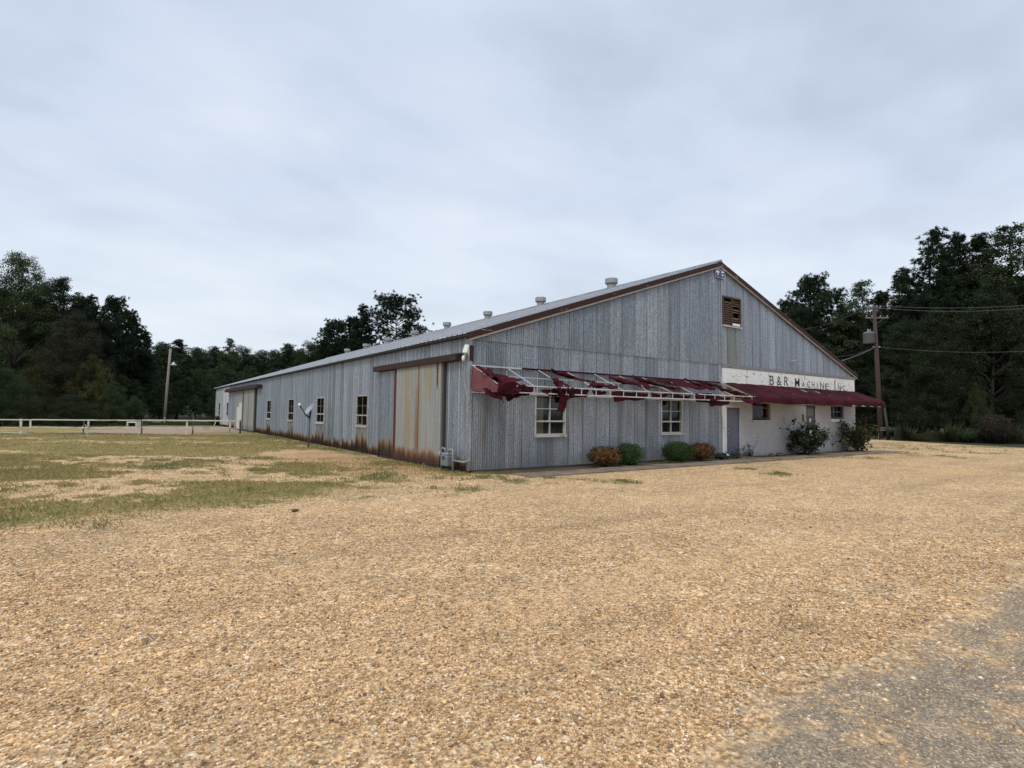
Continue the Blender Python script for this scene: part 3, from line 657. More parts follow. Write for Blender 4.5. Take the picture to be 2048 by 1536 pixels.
# ragged end panel and rags on the left
cloth('end_panel', bil((0.03, -0.03, 2.28), (0.03, -AD, AB), (0.03, -AD * 0.93, AF + 0.04), (0.03, -0.03, AT - 0.01), 14, 10), M['faded'], aw, 0.04, 4)['label'] = 'sun faded pink end panel'
def rag(pts, seed, n=13, m=13, sag=0.09, curl=0.05, amp=0.10, mat='maroon', keep=None): return cloth('fabric_rag', bil(*pts, n, m, sag, curl), M[mat], aw, amp, seed, keep)
S = slope
# rolled bundle along the first rafter
mb = MB(); pts = []; rr = []
for i in range(16):
    t = i / 15; p = S(0.08 + 0.12 * math.sin(t * 3) + 0.25 * max(0, t - .6), 0.08 + 0.95 * t, -0.03 + 0.05 * math.sin(t * 9) - 0.10 * math.sin(math.pi * t)); pts.append(p); rr.append(0.035 + 0.055 * math.sin(math.pi * min(1, t * 1.15)) + 0.02 * math.sin(t * 17))
mb.tube(pts, rr, 9); o = mb.build('fabric_bundle', M['maroon'], aw, True)
rag(((0.06, -0.9, 2.72), (0.5, -AD - .02, 2.52), (1.15, -AD - .03, 2.36), (0.1, -1.05, 2.42)), 11, sag=0.08)
rag(((0.02, -AD * .75, 2.30), (1.3, -AD - .02, 2.40), (1.05, -AD + .1, 2.17), (0.35, -AD + .05, 2.02)), 12, 12, 10, sag=0.06, amp=0.12)
rag(((-0.02, -0.75, 2.34), (0.12, -AD - .02, 2.34), (0.22, -AD, 1.97), (-0.02, -0.9, 2.2)), 13, amp=0.1)
rag(((-0.02, -AD - .05, 2.53), (0.85, -AD - .05, 2.47), (0.62, -AD - .05, 2.20), (-0.02, -AD - .04, 2.19)), 14, 14, 10, sag=0.03, curl=0.04, amp=0.08)
rag((S(-0.03, 0.45, .03), S(0.25, 0.40, .03), S(0.75, 1.02, .02), S(-0.03, 1.03, .02)), 15, 12, 12, sag=0.05, curl=0.05, amp=0.12)
# knotted drape hanging over the front rail
rag(((2.05, -1.05, 2.74), (2.42, -1.05, 2.70), (2.62, -AD - .05, 2.36), (1.98, -AD - .05, 2.38)), 21, sag=0.02, amp=0.12)
rag(((1.93, -AD - .06, 2.44), (2.60, -AD - .06, 2.42), (2.36, -AD - .04, 2.12), (2.08, -AD - .04, 2.14)), 22, amp=0.14)
rag(((2.08, -AD - .05, 2.20), (2.40, -AD - .05, 2.18), (2.30, -AD - .02, 1.76), (2.03, -AD - .03, 1.78)), 23, 10, 12, sag=0.0, curl=0.02, amp=0.06)
rag(((1.4, -AD + .03, 2.36), (2.2, -AD + .03, 2.40), (2.2, -AD + .03, 2.16), (1.8, -AD + .03, 2.20)), 24, amp=0.06)
rag(((2.4, -AD + .03, 2.40), (3.3, -AD + .03, 2.42), (3.1, -AD + .03, 2.18), (2.5, -AD + .03, 2.14)), 25, amp=0.08)
# pieces still caught on the rafters
rag((S(2.8, 0.02), S(3.0, 0.02), S(3.75, 0.66), S(3.25, 0.58)), 31, sag=0.08)
rag((S(3.55, 0.80), S(3.95, 0.62), S(4.5, 0.95), S(3.2, 0.97)), 32, amp=0.1)
rag((S(4.95, 0.25), S(5.2, 0.20), S(6.15, 0.55), S(5.75, 0.92)), 33, sag=0.06, amp=0.1)
rag((S(6.15, 0.50), S(6.35, 0.56), S(6.35, 0.95), S(5.85, 0.90)), 34, amp=0.1)
rag((S(6.2, 0.03), S(6.6, 0.02), S(7.75, 0.85), S(7.3, 0.88)), 35, sag=0.1, amp=0.08)
rag((S(7.15, 0.02), S(9.25, 0.02), S(9.35, 0.80), S(8.6, 0.78)), 36, 16, 12, sag=0.05, amp=0.1)
rag((S(9.3, 0.02), S(9.4, 0.05), S(9.85, 0.72), S(9.45, 0.68)), 37, sag=0.05)
rag((S(8.1, 0.95, -.05), S(9.7, 0.9, -.05), S(9.6, 1.01, -0.22), S(8.3, 1.01, -0.24)), 38, amp=0.08)
rag((S(10.3, 0.42), S(10.7, 0.36), S(11.3, 0.96), S(10.7, 0.98)), 39, amp=0.1)
rag((S(10.55, 0.86), S(11.6, 0.93), S(11.9, 1.12, -0.30), S(11.2, 1.08, -0.24)), 40, 12, 12, sag=0.0, curl=0.05, amp=0.12)
rag((S(10.0, 0.03), S(10.12, 0.02), S(10.8, 0.5), S(10.6, 0.5)), 41)
# what is left of the valance inside the ladder rail
for q, (a, e, dz) in enumerate(((3.35, 4.1, 0.2), (4.2, 5.9, 0.33), (6.0, 6.9, 0.19), (6.9, 8.1, 0.21), (8.2, 9.9, 0.28), (8.95, 10.4, 0.42))):
    rag(((a, -AD + .04, AF - 0.04), (e, -AD + .04, AF - 0.05), (e - 0.2, -AD + .05, AF - dz * 0.8), (a + 0.15, -AD + .05, AF - dz)), 50 + q, 14, 7, sag=0.03, curl=0.02, amp=0.06)
# ================================================================ GROUND
def axis(segs):
    out = []
    for a, b, st in segs: out += list(np.arange(a, b, st))
    return np.array(out + [segs[-1][1]])
GX = axis([(-420, -120, 30), (-120, -45, 5), (-45, -24, 1.0), (-24, 2, 0.16), (2, 26, 0.3), (26, 48, 0.5), (48, 120, 6), (120, 420, 30)])
GY = axis([(-400, -90, 30), (-90, -30, 6), (-30, -15, 0.6), (-15, 2, 0.16), (2, 38, 0.2), (38, 60, 0.8), (60, 150, 6), (150, 480, 30)])
def ell(px, py, hw, hh):                               # ground ellipse (centre, half sizes) from a traced patch
    c = hit(px, py); d = depth_of(c[0], c[1]); rx = hw / F * d
    c2 = hit(px, py - hh); ry = max(0.15, math.hypot(c2[0] - c[0], c2[1] - c[1])); return c[0], c[1], rx, ry
PATCH = [ell(*p) for p in ((175, 1040, 170, 13), (35, 1050, 70, 9), (420, 1000, 120, 13), (560, 994, 85, 9), (95, 1012, 60, 6), (250, 1012, 70, 6), (330, 990, 60, 6), (860, 991, 58, 10), (660, 962, 120, 15), (720, 945, 70, 10),
                           (905, 976, 80, 7), (790, 972, 70, 7), (620, 1003, 30, 4), (500, 1010, 30, 4), (930, 958, 85, 7), (1060, 964, 80, 4), (1215, 963, 55, 4), (1287, 976, 28, 3), (1235, 979, 25, 2), (1560, 950, 40, 2.5), (1000, 1000, 16, 2),
                           (560, 940, 60, 5), (350, 930, 120, 9), (130, 975, 120, 8), (450, 962, 90, 8), (60, 940, 80, 6), (530, 915, 60, 5), (40, 1020, 60, 6), (720, 998, 30, 4), (1700, 915, 60, 3), (1790, 907, 60, 4), (1850, 912, 80, 3), (1560, 927, 100, 1.5),
                           (1470, 937, 60, 1.5), (1130, 958, 80, 2), (640, 978, 60, 5), (480, 985, 70, 5), (770, 955, 60, 5))]
def masks(x, y):
    x = np.asarray(x, float); y = np.asarray(y, float)
    wx = x + 0.9 * (fbm(x * 0.8, y * 0.8, 3) - 0.5) * 2; wy = y + 0.9 * (fbm(x * 0.8 + 40, y * 0.8, 5) - 0.5) * 2
    fine = fbm(x * 2.6, y * 2.6, 11)
    green = np.zeros_like(x)
    A = R[:2, 0] / np.hypot(*R[:2, 0]); B = R[:2, 2] / np.hypot(*R[:2, 2])
    for cx_, cy_, rx, ry in PATCH:
        dx, dy = wx - cx_, wy - cy_; u = (dx * A[0] + dy * A[1]) / rx; v = (dx * B[0] + dy * B[1]) / ry
        g_ = 1 - sstep(np.sqrt(u * u + v * v) + (fine - 0.5) * 0.9, 0.55, 1.15); green = np.maximum(green, g_)
    green = green * (0.25 + 0.75 * sstep(fbm(x * 1.2, y * 1.2, 55), 0.38, 0.58))
    s_ = wy + 1.6 - 0.26 * wx                          # yard lies beyond this line, left of the long wall
    yard = sstep(s_, -0.2, 2.0) * (1 - sstep(x, -0.3, 0.4)) * (1 - sstep(y, 30.0, 31.0) * 0)
    streaks = fbm((x * A[0] + y * A[1]) * 0.28, (x * B[0] + y * B[1]) * 0.55, 21, 4)
    cover = yard * sstep(streaks + (fine - 0.5) * 0.5, 0.30, 0.52)
    orange = np.exp(-(((wx + 1.9) / 1.3) ** 2 + ((wy - 6.5) / 4.2) ** 2)) + np.exp(-(((wx + 1.5) / 1.2) ** 2 + ((wy - 1.2) / 1.5) ** 2)) * 0.9
    cover = cover * (1 - 0.85 * np.clip(orange * 1.3, 0, 1))
    cover = np.maximum(cover, yard * sstep(y, 17, 25) * 0.9 * sstep(fine + streaks, 0.55, 0.95))
    near_wall = np.exp(-((x + 0.45) / 0.5) ** 2) * sstep(y, 4.5, 8) * (x < 0.3) * sstep(fine + 0.25, 0.4, 0.6)
    dep = depth_of(x, y)
    band = np.exp(-((dep - 35.3) / 1.3) ** 2) * (x < 0) * 0.95
    far = sstep(dep, 45.5, 47) * (x < 30)
    right = sstep(x, 25, 26.5) * (1 - sstep(x, 36, 40)) * sstep(y, -7.5, -4)
    rs = right * sstep(fbm((x * A[0] + y * A[1]) * 0.22, (x * B[0] + y * B[1]) * 0.8, 33) + (fine - 0.5) * 0.4, 0.50, 0.62)
    green = np.clip(np.maximum.reduce([green, near_wall, band, far, rs * 0.7]), 0, 1)
    bed = ((y > -0.8) & (y < -0.06) & (x > 0.1) & (x < 23.2)) * sstep(fbm(x * 1.3, y * 2.0, 71) + 0.12 * ((x < 5.5) | (x > 14)), 0.44, 0.56) * 0.9
    green = np.maximum(green, bed)
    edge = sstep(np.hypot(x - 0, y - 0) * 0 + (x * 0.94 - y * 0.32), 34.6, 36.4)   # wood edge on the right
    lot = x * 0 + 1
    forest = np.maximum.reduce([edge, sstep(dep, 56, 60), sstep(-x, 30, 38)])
    return green, cover, np.clip(orange, 0, 1), forest
gx, gy = np.meshgrid(GX, GY, indexing='ij'); fx, fy = gx.ravel(), gy.ravel()
gr_, cv_, og_, fo_ = masks(fx, fy)
def gz(x, y):
    x = np.asarray(x, float); y = np.asarray(y, float)
    nb = np.minimum(np.clip((-x - 0.1) / 1.5, 0, 1) + np.clip((-y - 2.0) / 1.5, 0, 1) + np.clip((x - W - .3) / 2, 0, 1), 1)
    return nb * ((fbm(x * 0.35, y * 0.35, 2) - 0.5) * 0.07 + (fbm(x * 1.4, y * 1.4, 8) - 0.5) * 0.025) - 0.005
fz = gz(fx, fy); 
ny = len(GY); idx = np.arange(len(fx)).reshape(len(GX), ny)
fc = np.stack([idx[:-1, :-1].ravel(), idx[1:, :-1].ravel(), idx[1:, 1:].ravel(), idx[:-1, 1:].ravel()], 1)
me = np_mesh('ground', np.stack([fx, fy, fz], 1), 4, None, True, fc)
for nm, arr in (('green', gr_), ('cover', cv_), ('clay', og_), ('forest', fo_)):
    a = me.attributes.new(nm, 'FLOAT', 'POINT'); a.data.foreach_set('value', arr.astype(np.float32))
def gravel_colour(b, warm=0.0):
    P = b.obj()
    c1 = b.vor(52, P); c2 = b.vor(24, P); s1 = b.n('ShaderNodeSeparateColor', {0: c1}).outputs[0]; s2 = b.n('ShaderNodeSeparateColor', {0: c2}).outputs[0]
    rmp = [(0.0, (0.14, 0.068, 0.032)), (0.14, (0.28, 0.150, 0.066)), (0.35, (0.46, 0.280, 0.124)), (0.6, (0.58, 0.365, 0.170)), (0.82, (0.69, 0.47, 0.243)), (0.94, (0.77, 0.58, 0.36)), (1.0, (0.81, 0.69, 0.51))]
    col = b.mix(0.42, b.ramp(s1, rmp), b.ramp(s2, rmp))
    big = b.noise(0.35, detail=6, rough=0.6); mid = b.noise(2.2, detail=5, rough=0.65); rot = b.n('ShaderNodeMapping', {'Vector': P, 'Rotation': (0, 0, math.radians(30)), 'Scale': (0.11, 0.75, 1)}).outputs[0]; st = b.noise(1.0, rot, detail=6, rough=0.62)
    col = b.mul(col, b.mr(mid, 0.3, 0.7, 0.89, 1.14)); col = b.mul(col, b.mr(big, 0.35, 0.65, 0.9, 1.1))
    col = b.mix(b.math('MULTIPLY', b.mr(st, 0.50, 0.64), 0.62), col, (0.57, 0.362, 0.178))
    sp = b.noise(9, detail=4, rough=0.75); col = b.mul(col, b.mr(sp, 0.32, 0.68, 0.80, 1.20)); col = b.mul(col, b.mr(b.noise(30, detail=2, rough=0.6), 0.34, 0.66, 0.64, 1.36)); col = b.mul(col, b.mr(st, 0.3, 0.5, 0.83, 1.03))
    col = b.mul(b.mix(0.10, col, (0.36, 0.29, 0.21)), 0.95)
    h = b.math('ADD', b.vor(52, P, 'Distance'), b.math('MULTIPLY', b.vor(24, P, 'Distance'), 1.4))
    return col, h, mid
def groundmat():
    b = NB('gravel_ground'); at_ = lambda n_: b.n('ShaderNodeAttribute', attribute_name=n_).outputs['Fac']
    col, h, mid = gravel_colour(b)
    fine = b.noise(22, detail=4, rough=0.7); n2 = b.noise(5, detail=5, rough=0.7)
    col = b.mix(b.math('MULTIPLY', at_('clay'), 0.55), col, b.mul((0.40, 0.215, 0.10), b.mr(fine, 0.3, 0.7, 0.75, 1.25)))
    dry = b.mix(b.mr(fine, 0.35, 0.7), (0.22, 0.165, 0.052), (0.39, 0.29, 0.100)); dry = b.mix(b.mr(n2, 0.42, 0.62), dry, (0.175, 0.160, 0.048))
    cm = b.mr(b.math('ADD', at_('cover'), b.math('MULTIPLY', b.math('SUBTRACT', n2, 0.5), 1.3)), 0.30, 0.62)
    col = b.mix(b.math('MULTIPLY', cm, 0.9), col, dry)
    grn = b.mix(b.mr(fine, 0.3, 0.7), (0.10, 0.115, 0.042), (0.18, 0.18, 0.072))
    gm = b.mr(b.math('ADD', at_('green'), b.math('MULTIPLY', b.math('SUBTRACT', n2, 0.5), 1.6)), 0.40, 0.85)
    col = b.mix(b.math('MULTIPLY', gm, 0.55), col, grn)
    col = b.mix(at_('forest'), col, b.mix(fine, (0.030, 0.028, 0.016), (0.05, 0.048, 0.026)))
    b.bump(h, 0.9, 0.012)
    return b.fin(col, 0.95, 0, 0.15)
me.materials.append(groundmat())
tag(link(bpy.data.objects.new('ground', me)), kind='structure')

# old asphalt showing through the gravel at the lower right
def ragged(poly, seed, amp=0.12, step=0.12, z=0.0, dz=0.0):
    out = []
    for (a, e) in zip(poly, poly[1:] + poly[:1]):
        n = max(1, int(math.hypot(e[0] - a[0], e[1] - a[1]) / step))
        for i in range(n): out.append((a[0] + (e[0] - a[0]) * i / n, a[1] + (e[1] - a[1]) * i / n))
    o = np.array(out); o[:, 0] += amp * 2 * (fbm(o[:, 0] * 2.2, o[:, 1] * 2.2, seed) - 0.5); o[:, 1] += amp * 2 * (fbm(o[:, 0] * 2.2 + 9, o[:, 1] * 2.2, seed + 3) - 0.5); return o
def sheet(name, pts, zf, mat):
    mb = MB(); c = np.mean(pts, 0); mb.v = [(p[0], p[1], zf(p[0], p[1])) for p in pts]; mb.f = [tuple(range(len(pts)))]
    import bmesh
    bm = bmesh.new(); vs = [bm.verts.new(v) for v in mb.v]; bm.faces.new(vs); bmesh.ops.triangulate(bm, faces=bm.faces[:])
    me_ = bpy.data.meshes.new(name); bm.to_mesh(me_); bm.free(); me_.materials.append(mat)
    return tag(link(bpy.data.objects.new(name, me_)), kind='structure')
asph_poly = [(-5.85, -11.95), (-5.21, -11.72), (-4.85, -11.50), (-4.27, -11.50), (-3.9, -11.56), (-3.35, -11.72), (-2.9, -11.60), (-2.4, -11.64), (-1.2, -11.62), (0.5, -11.5), (3.0, -11.6), (6, -12.1), (7, -14), (2, -16), (-5, -16.5), (-7.5, -15), (-6.4, -13.0)]
def asphmat():
    b = NB('worn_asphalt'); col, h, mid = gravel_colour(b); f = b.noise(2.2, detail=6, rough=0.65); g = b.vor(90, out='Color'); g1 = b.n('ShaderNodeSeparateColor', {0: g}).outputs[0]
    a = b.ramp(g1, [(0, (0.135, 0.103, 0.070)), (0.5, (0.215, 0.168, 0.116)), (0.85, (0.31, 0.238, 0.157)), (1, (0.48, 0.35, 0.21))]); a = b.mul(a, b.mr(b.noise(6, detail=4), 0.3, 0.7, 0.85, 1.15))
    b.bump(h, 0.5, 0.006); return b.fin(b.mix(b.math('MAXIMUM', b.math('MULTIPLY', b.mr(f, 0.49, 0.66), 0.7), b.mr(b.math('ADD', b.n('ShaderNodeAttribute', attribute_name='edge').outputs['Fac'], b.math('MULTIPLY', b.math('SUBTRACT', b.noise(7, detail=5, rough=0.7), 0.5), 1.1)), 0.80, 0.25)), a, b.mul(col, 0.86)), 0.9, 0, 0.2)
def patch_grid(name, poly, mat, st, lift):
    """sheet that follows the ground: fine grid clipped to a ragged polygon"""
    P_ = np.array(poly); lo, hi = P_.min(0), P_.max(0)
    xs, ys = np.arange(lo[0], hi[0] + st, st), np.arange(lo[1], hi[1] + st, st); X, Y = np.meshgrid(xs, ys, indexing='ij')
    cx_, cy_ = (X[:-1, :-1] + st / 2).ravel(), (Y[:-1, :-1] + st / 2).ravel(); ins = np.zeros(len(cx_), bool); j = len(P_) - 1
    for i in range(len(P_)):
        c = ((P_[i, 1] > cy_) != (P_[j, 1] > cy_)); dy = P_[j, 1] - P_[i, 1]; dy = dy if abs(dy) > 1e-9 else 1e-9
        ins ^= c & (cx_ < (P_[j, 0] - P_[i, 0]) * (cy_ - P_[i, 1]) / dy + P_[i, 0]); j = i
    id_ = np.arange(X.size).reshape(X.shape); f_ = np.stack([id_[:-1, :-1].ravel(), id_[1:, :-1].ravel(), id_[1:, 1:].ravel(), id_[:-1, 1:].ravel()], 1)[ins]
    u_, inv = np.unique(f_, return_inverse=True); x_, y_ = X.ravel()[u_], Y.ravel()[u_]
    m_ = np_mesh(name, np.stack([x_, y_, gz(x_, y_) + lift], 1), 4, mat, True, inv.reshape(-1, 4)); return tag(link(bpy.data.objects.new(name, m_)), kind='structure')
asph = ragged(asph_poly, 5, 0.22, 0.08)
ao = patch_grid('old_asphalt', asph, asphmat(), 0.04, 0.006)
av = np.array([v.co[:2] for v in ao.data.vertices]); ed = np.sqrt(((av[:, None, :] - asph[None, ::3, :]) ** 2).sum(-1)).min(1)
ea = ao.data.attributes.new('edge', 'FLOAT', 'POINT'); ea.data.foreach_set('value', np.clip(ed / 0.40, 0, 1).astype(np.float32))
# concrete walk along the gable, in slabs with open joints
cm_ = NB('walk_concrete'); f_ = cm_.noise(1.2, detail=6, rough=0.65); g_ = cm_.noise(30, detail=3)
cc = cm_.mix(cm_.mr(f_, 0.35, 0.68), (0.135, 0.105, 0.074), (0.25, 0.20, 0.145)); cc = cm_.mul(cc, cm_.mr(g_, 0.3, 0.7, 0.85, 1.15)); cm_.bump(g_, 0.3, 0.005); M['walk'] = cm_.fin(cc, 0.9, 0, 0.2)
mb = MB(); x = 0.9
while x < 24.2:
    e = min(x + 1.52, 24.3); ya = -0.86; yb = -1.75 - 0.1 * (x / 24); yb2 = -1.75 - 0.1 * (e / 24); zt = 0.03 + 0.006 * math.sin(x * 5)
    mb.add([(x, ya, -0.05), (e - 0.015, ya, -0.05), (e - 0.015, yb2, -0.05), (x, yb, -0.05), (x, ya, zt), (e - 0.015, ya, zt), (e - 0.015, yb2, zt), (x, yb, zt)], [(0, 1, 2, 3), (7, 6, 5, 4), (4, 5, 1, 0), (5, 6, 2, 1), (6, 7, 3, 2), (7, 4, 0, 3)]); x = e
tag(mb.build('walkway', M['walk']), kind='structure')
mb = MB(); mb.add([(11.9, -0.86, 0.026), (13.2, -0.86, 0.026), (13.2, -0.035, 0.03), (11.9, -0.035, 0.03), (18.2, -0.86, 0.026), (19.5, -0.86, 0.026), (19.5, -0.035, 0.03), (18.2, -0.035, 0.03)], [(3, 2, 1, 0), (7, 6, 5, 4)])
tag(mb.build('doorstep_path', M['walk']), kind='structure')
# bare earth bed between wall and walk, and the dirt track beyond the fence
bedm = NB('bare_earth'); f_ = bedm.noise(7, detail=5, rough=0.7); M['earth'] = bedm.fin(bedm.mix(f_, (0.05, 0.036, 0.024), (0.16, 0.115, 0.075)), 0.95, 0, 0.1); bedm.bump(f_, 0.6, 0.02)
patch_grid('planting_bed', ragged([(0.3, -0.05), (23.0, -0.05), (23.0, -0.84), (0.9, -0.84)], 4, 0.03, 0.3), M['earth'], 0.09, 0.010)
trm = NB('dirt_track'); f_ = trm.noise(1.6, detail=6, rough=0.65); M['trackd'] = trm.fin(trm.mul(trm.mix(f_, (0.25, 0.175, 0.13), (0.36, 0.27, 0.20)), trm.mr(trm.noise(9, detail=3), .3, .7, .85, 1.15)), 0.95, 0, 0.1)
tp = [tuple(hit(*p)[:2]) for p in ((75, 867), (300, 866.5), (484, 865), (486, 855.5), (430, 853.5), (300, 855), (240, 857.5), (170, 861))]
patch_grid('dirt_track', ragged(tp, 8, 0.25, 0.5), M['trackd'], 0.25, 0.008)

# pebbles: near gravel as real stones (uncountable), one object
def pebbles():
    rs = np.random.RandomState(7); P_, S_ = [], []
    for d0, d1, dens, smin, smax in ((2.0, 3.6, 3300, 0.0055, 0.012), (3.6, 5.2, 2300, 0.0065, 0.0125), (5.2, 7.0, 1500, 0.0075, 0.0135), (7.0, 10.5, 620, 0.009, 0.015)):
        area = 1.15 * (d1 ** 2 - d0 ** 2); n = int(area * dens); d = np.sqrt(rs.uniform(d0 ** 2, d1 ** 2, n)); xc = rs.uniform(-1.15, 1.15, n) * d
        x = CAM[0] + R[0, 0] * xc + R[0, 2] * d; y = CAM[1] + R[1, 0] * xc + R[1, 2] * d
        s = smin + (smax - smin) * rs.rand(n) ** 2.2; s[rs.rand(n) < 0.035] *= 1.8; s[rs.rand(n) < 0.004] *= 1.5
        # thinner on the bare asphalt and in wheel worn streaks
        ins = np.zeros(n, bool); j = len(asph) - 1
        for i in range(len(asph)):
            c = ((asph[i, 1] > y) != (asph[j, 1] > y)); dy = asph[j, 1] - asph[i, 1]; dy = dy if abs(dy) > 1e-9 else 1e-9
            ins ^= c & (x < (asph[j, 0] - asph[i, 0]) * (y - asph[i, 1]) / dy + asph[i, 0]); j = i
        cl = fbm(x * 1.1, y * 1.1, 77); keep = np.where(ins, rs.rand(n) < 0.16 + 0.84 * sstep(cl + 0.10 * (fbm(x * 3, y * 3, 5) - 0.5), 0.43, 0.60), rs.rand(n) < 0.30 + 0.70 * sstep(fbm((x * R[0, 0] + y * R[1, 0]) * 0.25, (x * R[0, 2] + y * R[1, 2]) * 0.9, 31), 0.36, 0.52))
        keep &= rs.rand(n) < 1 - 0.85 * sstep(d, 6.0, 10.5)
        P_.append(np.stack([x, y], 1)[keep]); S_.append(s[keep])
    p = np.concatenate(P_); s = np.concatenate(S_); n = len(p)
    t = (1 + 5 ** .5) / 2
    ico = np.array([(-1, t, 0), (1, t, 0), (-1, -t, 0), (1, -t, 0), (0, -1, t), (0, 1, t), (0, -1, -t), (0, 1, -t), (t, 0, -1), (t, 0, 1), (-t, 0, -1), (-t, 0, 1)], float); ico /= np.linalg.norm(ico[0])
    fa = np.array([(0, 11, 5), (0, 5, 1), (0, 1, 7), (0, 7, 10), (0, 10, 11), (1, 5, 9), (5, 11, 4), (11, 10, 2), (10, 7, 6), (7, 1, 8), (3, 9, 4), (3, 4, 2), (3, 2, 6), (3, 6, 8), (3, 8, 9), (4, 9, 5), (2, 4, 11), (6, 2, 10), (8, 6, 7), (9, 8, 1)])
    V = ico[None] * rs.uniform(0.72, 1.25, (n, 12, 1)); V = V * np.stack([np.ones(n), rs.uniform(0.6, 1.0, n), rs.uniform(0.35, 0.75, n)], 1)[:, None, :]
    a = rs.uniform(0, 6.283, n); tl = rs.normal(0, 0.25, n); ca, sa = np.cos(a), np.sin(a)
    V[:, :, 2] += V[:, :, 0] * np.tan(tl)[:, None]; V = V * s[:, None, None]
    X = V[:, :, 0] * ca[:, None] - V[:, :, 1] * sa[:, None]; Y = V[:, :, 0] * sa[:, None] + V[:, :, 1] * ca[:, None]
    g0 = gz(p[:, 0], p[:, 1]) + s * rs.uniform(0.05, 0.45, n)
    out = np.stack([X + p[:, :1], Y + p[:, 1:], V[:, :, 2] + g0[:, None]], 2).reshape(-1, 3)
    faces = (fa[None] + (np.arange(n) * 12)[:, None, None]).reshape(-1, 3)
    b = NB('pebble_stone'); rnd = b.n('ShaderNodeNewGeometry').outputs['Random Per Island']
    col = b.ramp(rnd, [(0.0, (0.14, 0.08, 0.047)), (0.05, (0.23, 0.172, 0.125)), (0.10, (0.30, 0.160, 0.074)), (0.32, (0.46, 0.276, 0.122)), (0.6, (0.58, 0.367, 0.174)), (0.8, (0.67, 0.465, 0.247)), (0.94, (0.73, 0.56, 0.36)), (1.0, (0.81, 0.71, 0.56))])
    col = b.mul(col, b.mr(b.noise(2.2, detail=5, rough=0.65), 0.3, 0.7, 0.78, 1.08)); col = b.mul(col, b.mr(b.noise(140, detail=2), 0.3, 0.7, 0.85, 1.15))
    m_ = np_mesh('gravel_stones', out, 3, b.fin(col, 0.8, 0, 0.25), True, faces); return tag(link(bpy.data.objects.new('gravel_stones', m_)), kind='stuff')
pebbles()

# grass blades, one object
def blades(name, P_, H_, mat, lean=0.6, wid=0.10, seed=1):
    rs = np.random.RandomState(seed); n = len(P_); a = rs.uniform(0, 6.283, n); l = rs.uniform(0.1, lean, n) * H_; w = H_ * wid * rs.uniform(0.6, 1.3, n) + 0.0025
    d = np.stack([np.cos(a), np.sin(a)], 1); q = np.stack([-d[:, 1], d[:, 0]], 1); z = gz(P_[:, 0], P_[:, 1])
    b0 = np.column_stack([P_ - q * w[:, None] / 2, z - 0.005]); b1 = np.column_stack([P_ + q * w[:, None] / 2, z - 0.005])
    m1 = np.column_stack([P_ + d * (l * 0.35)[:, None] + q * (w * 0.4)[:, None], z + H_ * 0.6]); tp_ = np.column_stack([P_ + d * l[:, None], z + H_])
    V = np.stack([b0, b1, m1, tp_], 1).reshape(-1, 3)
    return tag(link(bpy.data.objects.new(name, np_mesh(name, V, 4, mat))), kind='stuff')
rs = np.random.RandomState(12)
n = 800000; d = np.sqrt(rs.uniform(6.5 ** 2, 36 ** 2, n)); d = np.where(rs.rand(n) < 0.5, 6.5 + (d - 6.5) * 0.45, d); xc = rs.uniform(-1.05, 0.95, n) * d
X = CAM[0] + R[0, 0] * xc + R[0, 2] * d; Y = CAM[1] + R[1, 0] * xc + R[1, 2] * d
g1, c1, o1, f1 = masks(X, Y)
ok = ~((X > -0.02) & (X < W) & (Y > -0.02)) & ~((X > 0.8) & (X < 24.3) & (Y < -0.84) & (Y > -1.9))
kg = ok & (rs.rand(n) < g1 ** 1.3 * sstep(fbm(X * 3.1, Y * 3.1, 91), 0.40, 0.70) * 0.75) & (f1 < 0.3)
blades('green_grass', np.stack([X, Y], 1)[kg], (rs.uniform(0.018, 0.058, n) * (1 + 0.02 * d) * (0.45 + 1.1 * vnoise(X * 1.7, Y * 1.7, 61)))[kg], leafmat('grass_green', (0.150, 0.155, 0.055), (0.25, 0.245, 0.095), (0.36, 0.29, 0.12), 0.35), 1.2, 0.11)
kd = ok & ~kg & (rs.rand(n) < c1 * 0.6) & (f1 < 0.3)
blades('dry_grass', np.stack([X, Y], 1)[kd], (rs.uniform(0.015, 0.05, n) * (1 + 0.015 * d))[kd], leafmat('grass_dry', (0.27, 0.21, 0.085), (0.39, 0.315, 0.14), (0.15, 0.155, 0.06), 0.25), 1.5, 0.14, 2)
# ================================================================ VEGETATION
LM = {
 'broad': leafmat('leaf_dark_green', (0.018, 0.031, 0.014), (0.040, 0.058, 0.024)),
 'deep': leafmat('leaf_deep_green', (0.010, 0.018, 0.009), (0.026, 0.038, 0.017), (0.055, 0.072, 0.035)),
 'olive': leafmat('leaf_olive', (0.026, 0.030, 0.012), (0.054, 0.057, 0.022), (0.10, 0.085, 0.028)),
 'light': leafmat('leaf_light_green', (0.028, 0.044, 0.018), (0.060, 0.080, 0.034)),
 'yellow': leafmat('leaf_yellow_green', (0.034, 0.041, 0.013), (0.075, 0.077, 0.025), (0.13, 0.105, 0.034)),
 'brown': leafmat('leaf_brown', (0.026, 0.027, 0.017), (0.048, 0.046, 0.028)),
 'pine': leafmat('pine_needles', (0.013, 0.025, 0.014), (0.034, 0.052, 0.026), None, 0.15),
 'pine2': leafmat('pine_needles_grey', (0.017, 0.029, 0.017), (0.041, 0.058, 0.032), None, 0.15),
}
M['bark'] = plain('bark', (0.034, 0.027, 0.022), 0.95, 0.4, 5)
M['bark2'] = plain('bark_grey', (0.06, 0.052, 0.046), 0.95, 0.35, 5)
def unit(v): return v / np.maximum(np.linalg.norm(v, axis=-1, keepdims=True), 1e-9)
